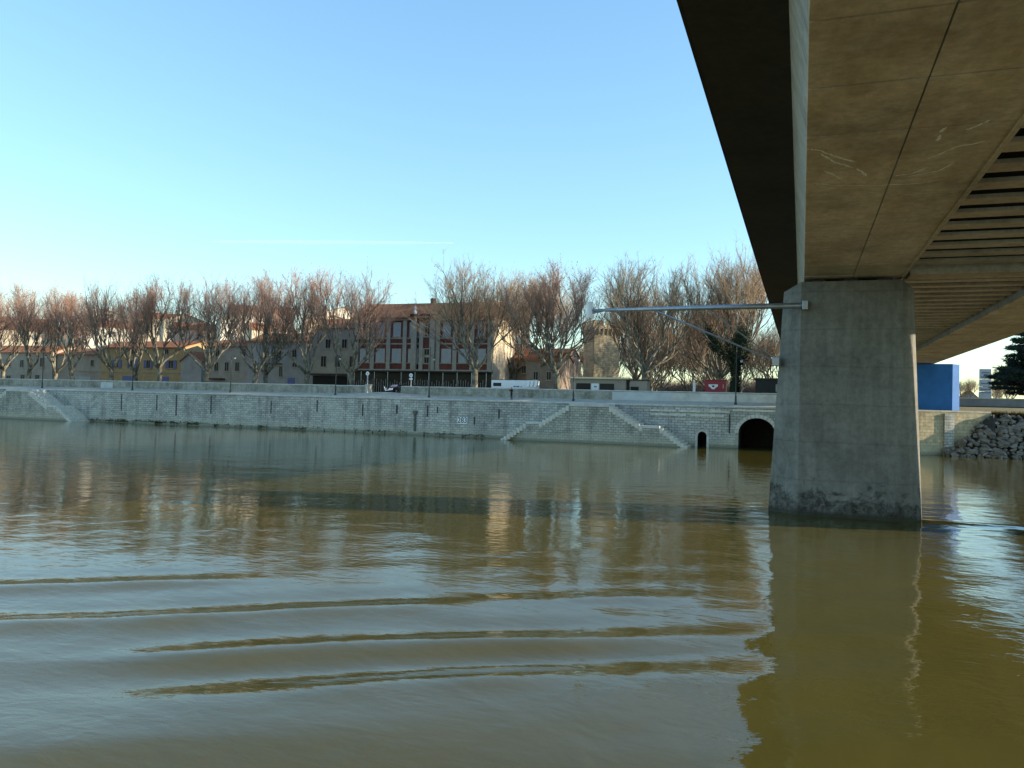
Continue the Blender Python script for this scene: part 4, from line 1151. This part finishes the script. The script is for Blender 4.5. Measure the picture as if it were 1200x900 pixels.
rs = empty('red_stall', (-12.7, 128, Z0), 0, 'dark red market stall with a white emblem behind the parapet', 'stall')
MB().bevbox(-1.6, 1.6, 0, 2.2, 0, 3.1, .05).build('body', M['redpaint'], rs)
MB().box(-1.75, 1.75, -.15, 2.3, 3.1, 3.22).build('roof', M['redpaint'], rs)
MB().prism([(-1.0, 2.5), (.4, 2.5), (.4, 2.2), (.1, 2.0), (-.1, 1.75), (-.5, 1.75), (-.7, 2.0), (-1.0, 2.2)], -.03, .02).build('emblem', M['whitepaint'], rs)
MB().prism([(-.55, 2.25), (-.3, 2.38), (-.05, 2.25), (-.3, 2.02)], -.045, -.028).build('emblem_star', M['dark'], rs)
MB().box(1.15, 1.3, -.03, .02, 1.9, 2.5).build('side_mark', M['pink'], rs)

dh = empty('dark_hut', (-4.6, 126, Z0), 0, 'dark flat-roofed wooden hut just left of the bridge pier', 'hut')
MB().box(-2.0, 2.0, 0, 3, 0, 3.3).build('wall', M['darkwood'], dh)
MB().bevbox(-2.2, 2.2, -.2, 3.2, 3.3, 3.5, .02).build('roof', M['iron'], dh)
MB().bevbox(.9, 1.75, -.05, .05, 1.5, 2.6, .02).build('window_pane', M['greyshut'], dh)
ms = MB().tube([(.9, 1.5, 3.4), (.9, 1.5, 5.1)], .04, 6)
ms.tube([(.3, 1.5, 4.6), (1.5, 1.5, 4.6)], .03, 6); ms.tube([(.5, 1.5, 4.2), (1.3, 1.5, 4.2)], .03, 6)
ms.build('aerial', M['iron'], dh)
wp = empty('white_post', (-15.9, 128, Z0), 0, 'short white post left of the red stall', 'post')
MB().bevbox(-.2, .2, -.2, .2, 0, 2.7, .04).build('shaft', M['whitepaint'], wp)
MB().lathe([(.16, 2.7), (.2, 2.8), (.05, 3.0)], 0, 0, 8).build('cap', M['cream2'], wp)

# parked car in the gap
def make_car(loc, rz, label):
    r = empty('parked_car', loc, rz, label, 'car', 'cars in the parapet gap')
    prof = [(-2.05, .35), (2.05, .35), (2.1, .65), (1.95, .85), (1.0, 1.0), (.35, 1.42), (-1.1, 1.45), (-1.85, 1.0), (-2.1, .9)]
    lo = MB(); n = len(prof)
    for y, k in ((-.85, 0), (-.78, 1), (.78, 1), (.85, 0)):
        for px_, pz in prof:
            t = 1 if k == 1 else (.97 if pz < 1.05 else .93)
            lo.v.append((px_*t, y*(1 if pz < 1.05 else .84), pz if k else .35+(pz-.35)*.97))
    for a in range(3):
        for k in range(n):
            j = (k+1) % n
            lo.f.append((a*n+k, a*n+j, (a+1)*n+j, (a+1)*n+k))
    lo.f.append(tuple(range(n-1, -1, -1))); lo.f.append(tuple(3*n+k for k in range(n)))
    body = lo.build('body', M['carblack'], r)
    MB().quad((.98, -.64, 1.04), (.98, .64, 1.04), (.42, .58, 1.405), (.42, -.58, 1.405)).build('windscreen', M['chrome'], r, (0.02, 0, 0.012))
    for s in (-1, 1):
        MB().prism([(-1.5, 1.05), (.75, 1.05), (.3, 1.36), (-1.05, 1.38)], s*.80-.012, s*.80+.012).build('side_window', M['glass'], r)
        MB().lathe([(.02, 0), (.1, .03), (.12, .06)], 0, 0, 10).build('headlight', M['whitepaint'], r, (2.02, s*.6, .72), rot=(0, math.pi/2, 0))
        for x in (-1.3, 1.3):
            w = MB().tube([(x, s*.87, .32), (x, s*.68, .32)], .32, 16).build('wheel', M['rubber'], r)
            MB().tube([(x, s*.885, .32), (x, s*.872, .32)], .19, 12).build('rim', M['steel'], w)
    MB().bevbox(1.98, 2.12, -.7, .7, .36, .52, .02).build('bumper', M['rubber'], r)
    return r
make_car((-61.6, 122.6, 6.62), R(200), 'black car parked on the right inside the parapet gap')
make_car((-66.2, 124.2, 6.62), R(262), 'black car facing the river inside the parapet gap')
sc_ = empty('white_scooter', (-66.2, 121.0, 6.62), R(200), 'small white scooter in front of the black car in the gap', 'scooter')
for x in (-.62, .62): MB().tube([(x, -.06, .25), (x, .06, .25)], .25, 16).build('wheel', M['rubber'], sc_)
MB().prism([(-.8, .45), (-.2, .38), (.35, .30), (.45, .38), (.62, .95), (.55, 1.0), (.3, .48), (-.15, .5), (-.3, .78), (-.85, .75)], -.17, .17).build('body', M['whitepaint'], sc_)
MB().bevbox(-.8, -.2, -.14, .14, .76, .88, .03).build('seat', M['rubber'], sc_)
MB().tube([(.5, -.32, 1.08), (.56, 0, 1.02), (.5, .32, 1.08)], .025, 6).build('handlebar', M['iron'], sc_)
MB().lathe([(.02, 0), (.09, .04), (.1, .08)], 0, 0, 10).build('headlight', M['chrome'], sc_, (.56, 0, .9), rot=(0, math.pi/2, 0))

# person on the path
def make_person(loc, rz):
    r = empty('person', loc, rz, 'person in dark clothes standing on the quay path raising both hands', 'person')
    def skin(name, pts, edges, rad, mat, parent, sub=2):
        me = bpy.data.meshes.new(name); me.from_pydata(pts, edges, []); me.update()
        o = link_mesh(name, me, mat, parent)
        md = o.modifiers.new('skin', 'SKIN')
        for i, rr_ in enumerate(rad):
            me.skin_vertices[0].data[i].radius = (rr_, rr_*.85)
        me.skin_vertices[0].data[0].use_root = True
        s = o.modifiers.new('sub', 'SUBSURF'); s.levels = sub; s.render_levels = sub
        return o
    pts = [(0, 0, .95), (0, 0, 1.15), (0, .01, 1.40), (0, 0, 1.50), (0, -.02, 1.62), (0, -.02, 1.72),
           (.10, 0, .90), (.12, -.03, .50), (.13, .03, .09), (.14, -.12, .04),
           (-.10, 0, .90), (-.12, .04, .50), (-.12, .08, .09), (-.13, -.07, .04),
           (.20, 0, 1.42), (.30, -.10, 1.18), (.12, -.30, 1.42), (.07, -.36, 1.50),
           (-.20, 0, 1.42), (-.30, -.10, 1.18), (-.12, -.30, 1.42), (-.07, -.36, 1.50)]
    ed = [(0, 1), (1, 2), (2, 3), (3, 4), (4, 5), (0, 6), (6, 7), (7, 8), (8, 9), (0, 10), (10, 11), (11, 12), (12, 13), (2, 14), (14, 15), (15, 16), (16, 17), (2, 18), (18, 19), (19, 20), (20, 21)]
    ra = [.16, .15, .17, .06, .095, .085, .105, .075, .055, .04, .105, .075, .055, .04, .075, .055, .045, .035, .075, .055, .045, .035]
    skin('body', pts, ed, ra, M['blackcloth'], r)
    MB().lathe([(.03, 1.53), (.075, 1.57), (.09, 1.65), (.08, 1.74), (.03, 1.78)], 0, -.045, 12).build('face', M['skin'], r, smooth=True)
    MB().lathe([(.09, 1.62), (.105, 1.68), (.095, 1.76), (.04, 1.80)], 0, .0, 12).build('hair', M['hair'], r, smooth=True)
    for s in (-1, 1):
        h = MB().bevbox(s*.07-.035, s*.07+.035, -.40, -.35, 1.47, 1.55, .012)
        for k in range(4): h.tube([(s*.07-.03+k*.02, -.38, 1.55), (s*.07-.03+k*.02, -.41, 1.60), (s*.07-.03+k*.02, -.43, 1.58)], .008, 5)
        h.tube([(s*.035, -.37, 1.50), (s*.02, -.40, 1.54)], .009, 5)
        h.build('hand', M['skin'], r)
    return r
make_person((-42.0, 116.0, 5.90), R(-20)).scale = (1.06, 1.06, 1.06)

# ------------------------------------------------------------------ right bank
rw = empty('bank_wall', (10, 120.3, 0), 0, 'sunlit golden stone bank wall under the blue pier', 'wall')
W0 = loc_of(rw)
def wl(x): return 120.7+.5*(x-23.5)
mb = MB()
mb.prism([(6.0, wl(6.0)), (23.5, wl(23.5)), (23.2, wl(23.5)+.6), (5.7, wl(6.0)+.6)], -1.5, 5.66, 'z')
mb.build('wall_face', M['goldwall'], rw, W0)
MB().prism([(2.62, 113.9), (6.0, wl(6.0)+.3), (23.3, wl(23.5)+.3), (23.3, 121.6), (2.62, 121.6)], 5.3, 5.685, 'z').build('apron', M['path'], rw, W0)
MB().prism([(2.62, 113.95), (5.9, wl(6.0)+.2), (5.9, wl(6)+.8), (2.62, 114.6)], -1.5, 5.3, 'z').build('return_wall', M['goldwall'], rw, W0)
for k in range(8):
    xa = 6.1+k*2.17; xb = xa+2.13; q = .07
    MB().prism([(xa, wl(xa)-q), (xb, wl(xb)-q), (xb-.35, wl(xb)+.6), (xa-.35, wl(xa)+.6)], 5.67, 5.88, 'z').build('coping_stone', M['path'], rw, W0)
MB().prism([(17.55, wl(17.55)-.3), (18.75, wl(18.75)-.3), (18.6, wl(18.75)+.1), (17.4, wl(17.55)+.1)], -1, 5.5, 'z').build('buttress', M['quay'], rw, W0)
rip = empty('riprap_bank', (28, 118, 0), 0, 'sloping bank of loose grey boulders beside the golden wall', 'rocks')
P0 = loc_of(rip)
def slope_top(x): return 5.6 if x > 23.3 else max(.6, 5.6-(23.3-x)*.95)
sl = MB()
xs_ = [17.5+.75*i for i in range(40)]
for xx in xs_:
    zt = slope_top(xx); 
    sl.v += [(xx, 116.4, -1.2), (xx, 119.8-.0, zt-.15 if xx < 23.6 else 3.4), (xx, 121.4 if xx > 23.6 else 119.95, zt-.1)]
for i in range(len(xs_)-1):
    a = i*3
    sl.f += [(a, a+3, a+4, a+1), (a+1, a+4, a+5, a+2)]
sl.build('bank_soil', M['soil_and_arch_shade'], rip, P0)
rk = []
rn = random.Random(5)
for k in range(6):
    mb = MB(); n1, n2 = 6, 4
    prof = [(.0, -.42), (.38, -.30), (.52, .0), (.36, .30), (.0, .40)]
    for i, (r_, z_) in enumerate(prof):
        for j in range(n1):
            a = 6.283*j/n1+i*.4; q = r_*rn.uniform(.55, 1.4)
            mb.v.append((q*math.cos(a), q*math.sin(a)*.75, z_*rn.uniform(.7, 1.2)*.85))
    for i in range(len(prof)-1):
        for j in range(n1):
            a = i*n1+j; b = i*n1+(j+1) % n1
            mb.f.append((a, b, b+n1, a+n1))
    m = mb.mesh('boulder'); m.materials.append(M['riprap']); rk.append(m)
n = 0
for row in range(12):
    t = (row+.5)/12
    x = 17.6+rn.uniform(0, .5)
    while x < 38:
        zt = slope_top(x); z = t*5.6-.1
        if z < zt+.1 and n < 290:
            yy = 116.9+(z/5.6)*4.0 - .15
            o = link_mesh('boulder', rk[rn.randrange(6)], None, rip, P0+Vector((x+rn.uniform(-.15, .15), yy+rn.uniform(-.2, .1), z+rn.uniform(-.1, .1))), (rn.uniform(-.5, .5), rn.uniform(-.5, .5), rn.uniform(0, 6.28)))
            q = rn.choice((.6, .8, 1.0, 1.1, 1.5))*rn.uniform(.85, 1.15); o.scale = (q*rn.uniform(.9, 1.3), q, q*rn.uniform(.65, .95)); n += 1
        x += rn.uniform(.62, 1.0)
# dry grass tufts on the lip of the bank
gt = MB(); rn = random.Random(31)
for i in range(2600):
    x = rn.uniform(23, 44); y = 121.0+abs(rn.gauss(0, .9)); z = 5.6+rn.uniform(-.15, .05)
    tip = (x+rn.gauss(0, .18), y+rn.gauss(0, .18)-.1, z+rn.uniform(.2, .6))
    gt.spike((x, y, z), tip, .03)
tag(gt.build('bank_grass', M['grass']), 'dry yellow grass on the lip of the boulder bank', 'grass', kind='stuff')
# low wall and road
lw = empty('roadside_wall', (40, 140, 6.5), 0, 'long low grey concrete wall along the road on the right bank', 'wall')
L0 = loc_of(lw)
MB().box(20, 140, 139.8, 140.3, 6.0, 7.85).build('wall_body', M['lowwall'], lw, L0)
MB().bevbox(20, 140, 139.7, 140.4, 7.85, 8.02, .03).build('coping', M['path'], lw, L0)
MB().box(21, 139, 139.5, 139.78, 6.3, 6.75).build('foot_ledge', M['soil_and_arch_shade'], lw, L0)
tag(MB().box(20, 400, 141, 149, 6.6, 6.75).build('bank_road', M['asphalt']), kind='structure')
# totem sign
to = empty('totem_sign', (41.4, 220, 6.6), 0, 'tall grey totem sign of stacked panels beyond the road', 'sign')
for z0, z1, w in ((0, 4.4, 2.7), (4.5, 5.6, 2.6), (5.7, 7.4, 2.5), (7.5, 9.9, 2.5)):
    p_ = MB().bevbox(-w/2, w/2, -.2, .2, z0, z1, .04).build('sign_panel', M['totem'], to)
for z, a, b in ((9.0, -.8, .9), (8.5, -.3, .35), (7.95, -.9, .8), (5.0, -1.1, 1.1), (4.2, -1.1, 1.1), (6.4, -.9, .6)):
    MB().box(a, b, -.24, -.202, z-.12, z+.12).build('text_line', M['totemtext'], to)
house('small grey gabled house far off between the blue pier and the totem sign', 50.5, 57.5, 310, 9, 6.6, 10.0, 'greyr', 3.4, 'y', [(53, 9, .9, 1.2), (55.2, 9, .9, 1.2)], name='far_house', group='far houses')
dw = MB(); rn = random.Random(61)
for i in range(26000):
    x = rn.uniform(-80, 6); y = rn.uniform(262, 285); h = 7.0+3.5*fbm(x*.06, 2.0)+rn.random()*4.0
    z = 6.4+rn.random()*h*.7
    dw.spike((x, y, z), (x+rn.gauss(0, .7), y+rn.gauss(0, .7), min(z+rn.uniform(1.5, 4.0), 6.6+h)), rn.uniform(.03, .09))
tag(dw.build('distant_wood', M['shoot']), 'brown mass of bare scrub closing the far end of the avenue', 'wood', kind='stuff')
G4 = 'far bare trees beyond the right bank'
for i, (x, y, s, lb) in enumerate([(44.5, 260, .45, 'small hazy bare tree between far gabled house and blue pier'), (62, 300, .50, 'bare tree right of the far gabled house'), (53, 250, .62, 'bare tree behind the totem sign'), (46, 236, .42, 'bare shrubby tree beside the totem sign foot')]):
    put_tree((5, 4, 5, 4)[i], x, y, 6.6, i*1.7, s, lb, G4)

# cedar
def make_cedar(loc):
    r = empty('cedar_tree', loc, 0, 'dense dark evergreen cedar at the right edge of the picture', 'tree')
    rn = random.Random(99); H = 19.0
    MB().tube([(0, 0, -.5), (0, 0, 6), (.2, 0, 13), (.1, .1, H)], [.55, .42, .25, .05], 9).build('trunk', M['bark'], r, smooth=True)
    lim = MB(); nd = MB()
    for k in range(150):
        t = (k/150)**.85; z = 1.0+t*(H-1.8); L = (9.3*(1-t)**.75+.8)*rn.uniform(.72, 1.08)
        a = k*2.399+rn.uniform(-.3, .3); out = Vector((math.cos(a), math.sin(a), 0))
        p = Vector((0, 0, z)); pts = [p.copy()]; n = 6
        for i in range(n):
            p = p+(out+Vector((0, 0, .38-.16*i*.5))).normalized()*L/n; pts.append(p.copy())
        lim.tube(pts, [.11-.015*i for i in range(n+1)], 4, False)
        for i in range(int(L*34)):
            u = rn.uniform(.12, 1)*n; i0 = min(n-1, int(u)); c = pts[i0].lerp(pts[i0+1], u-i0)
            w = .25+.55*(1-u/n)*min(1, L/5)
            c = c+Vector((rn.gauss(0, w), rn.gauss(0, w), rn.gauss(0, .16)))
            for q in range(5):
                g = (out*rn.uniform(.1, 1)+Vector((rn.gauss(0, .6), rn.gauss(0, .6), rn.uniform(-.3, .6)))).normalized()
                nd.spike(c, c+g*rn.uniform(.35, .75), .07)
    lim.build('limbs', M['shoot'], r); tag(nd.build('foliage', M['needle'], r), kind='stuff')
make_cedar((38.2, 152, 6.6))

# contrail high in the sky
ct = MB(); rn = random.Random(4)
P_ = []
A_ = Vector((-12005, 14000, 3324)); B_ = Vector((-6812, 15000, 3260))
N = 60
for i in range(N+1):
    t = i/N; c = A_.lerp(B_, t); w = 45*(math.sin(math.pi*min(1, max(0.0, t*.98+.01)))**.5)*(.7+.5*abs(fbm(t*9, 1.0)))+2
    P_.append((c, w))
ct.tube([c for c, w in P_], [w for c, w in P_], 10)
kc = NT('contrail_vapour'); tb = kc.n('ShaderNodeBsdfTransparent'); df = kc.n('ShaderNodeBsdfTranslucent'); df.inputs['Color'].default_value = (.9, .9, .9, 1)
mx = kc.n('ShaderNodeMixShader'); mx.inputs[0].default_value = .10
kc.l(tb.outputs[0], mx.inputs[1]); d2 = kc.n('ShaderNodeBsdfDiffuse'); d2.inputs['Color'].default_value = (.9, .9, .9, 1); ad = kc.n('ShaderNodeAddShader'); kc.l(df.outputs[0], ad.inputs[0]); kc.l(d2.outputs[0], ad.inputs[1]); kc.l(ad.outputs[0], mx.inputs[2]); kc.l(mx.outputs[0], kc.out.inputs['Surface'])
tag(ct.build('contrail', kc.m, smooth=True), 'thin white vapour trail low in the blue sky', 'contrail')
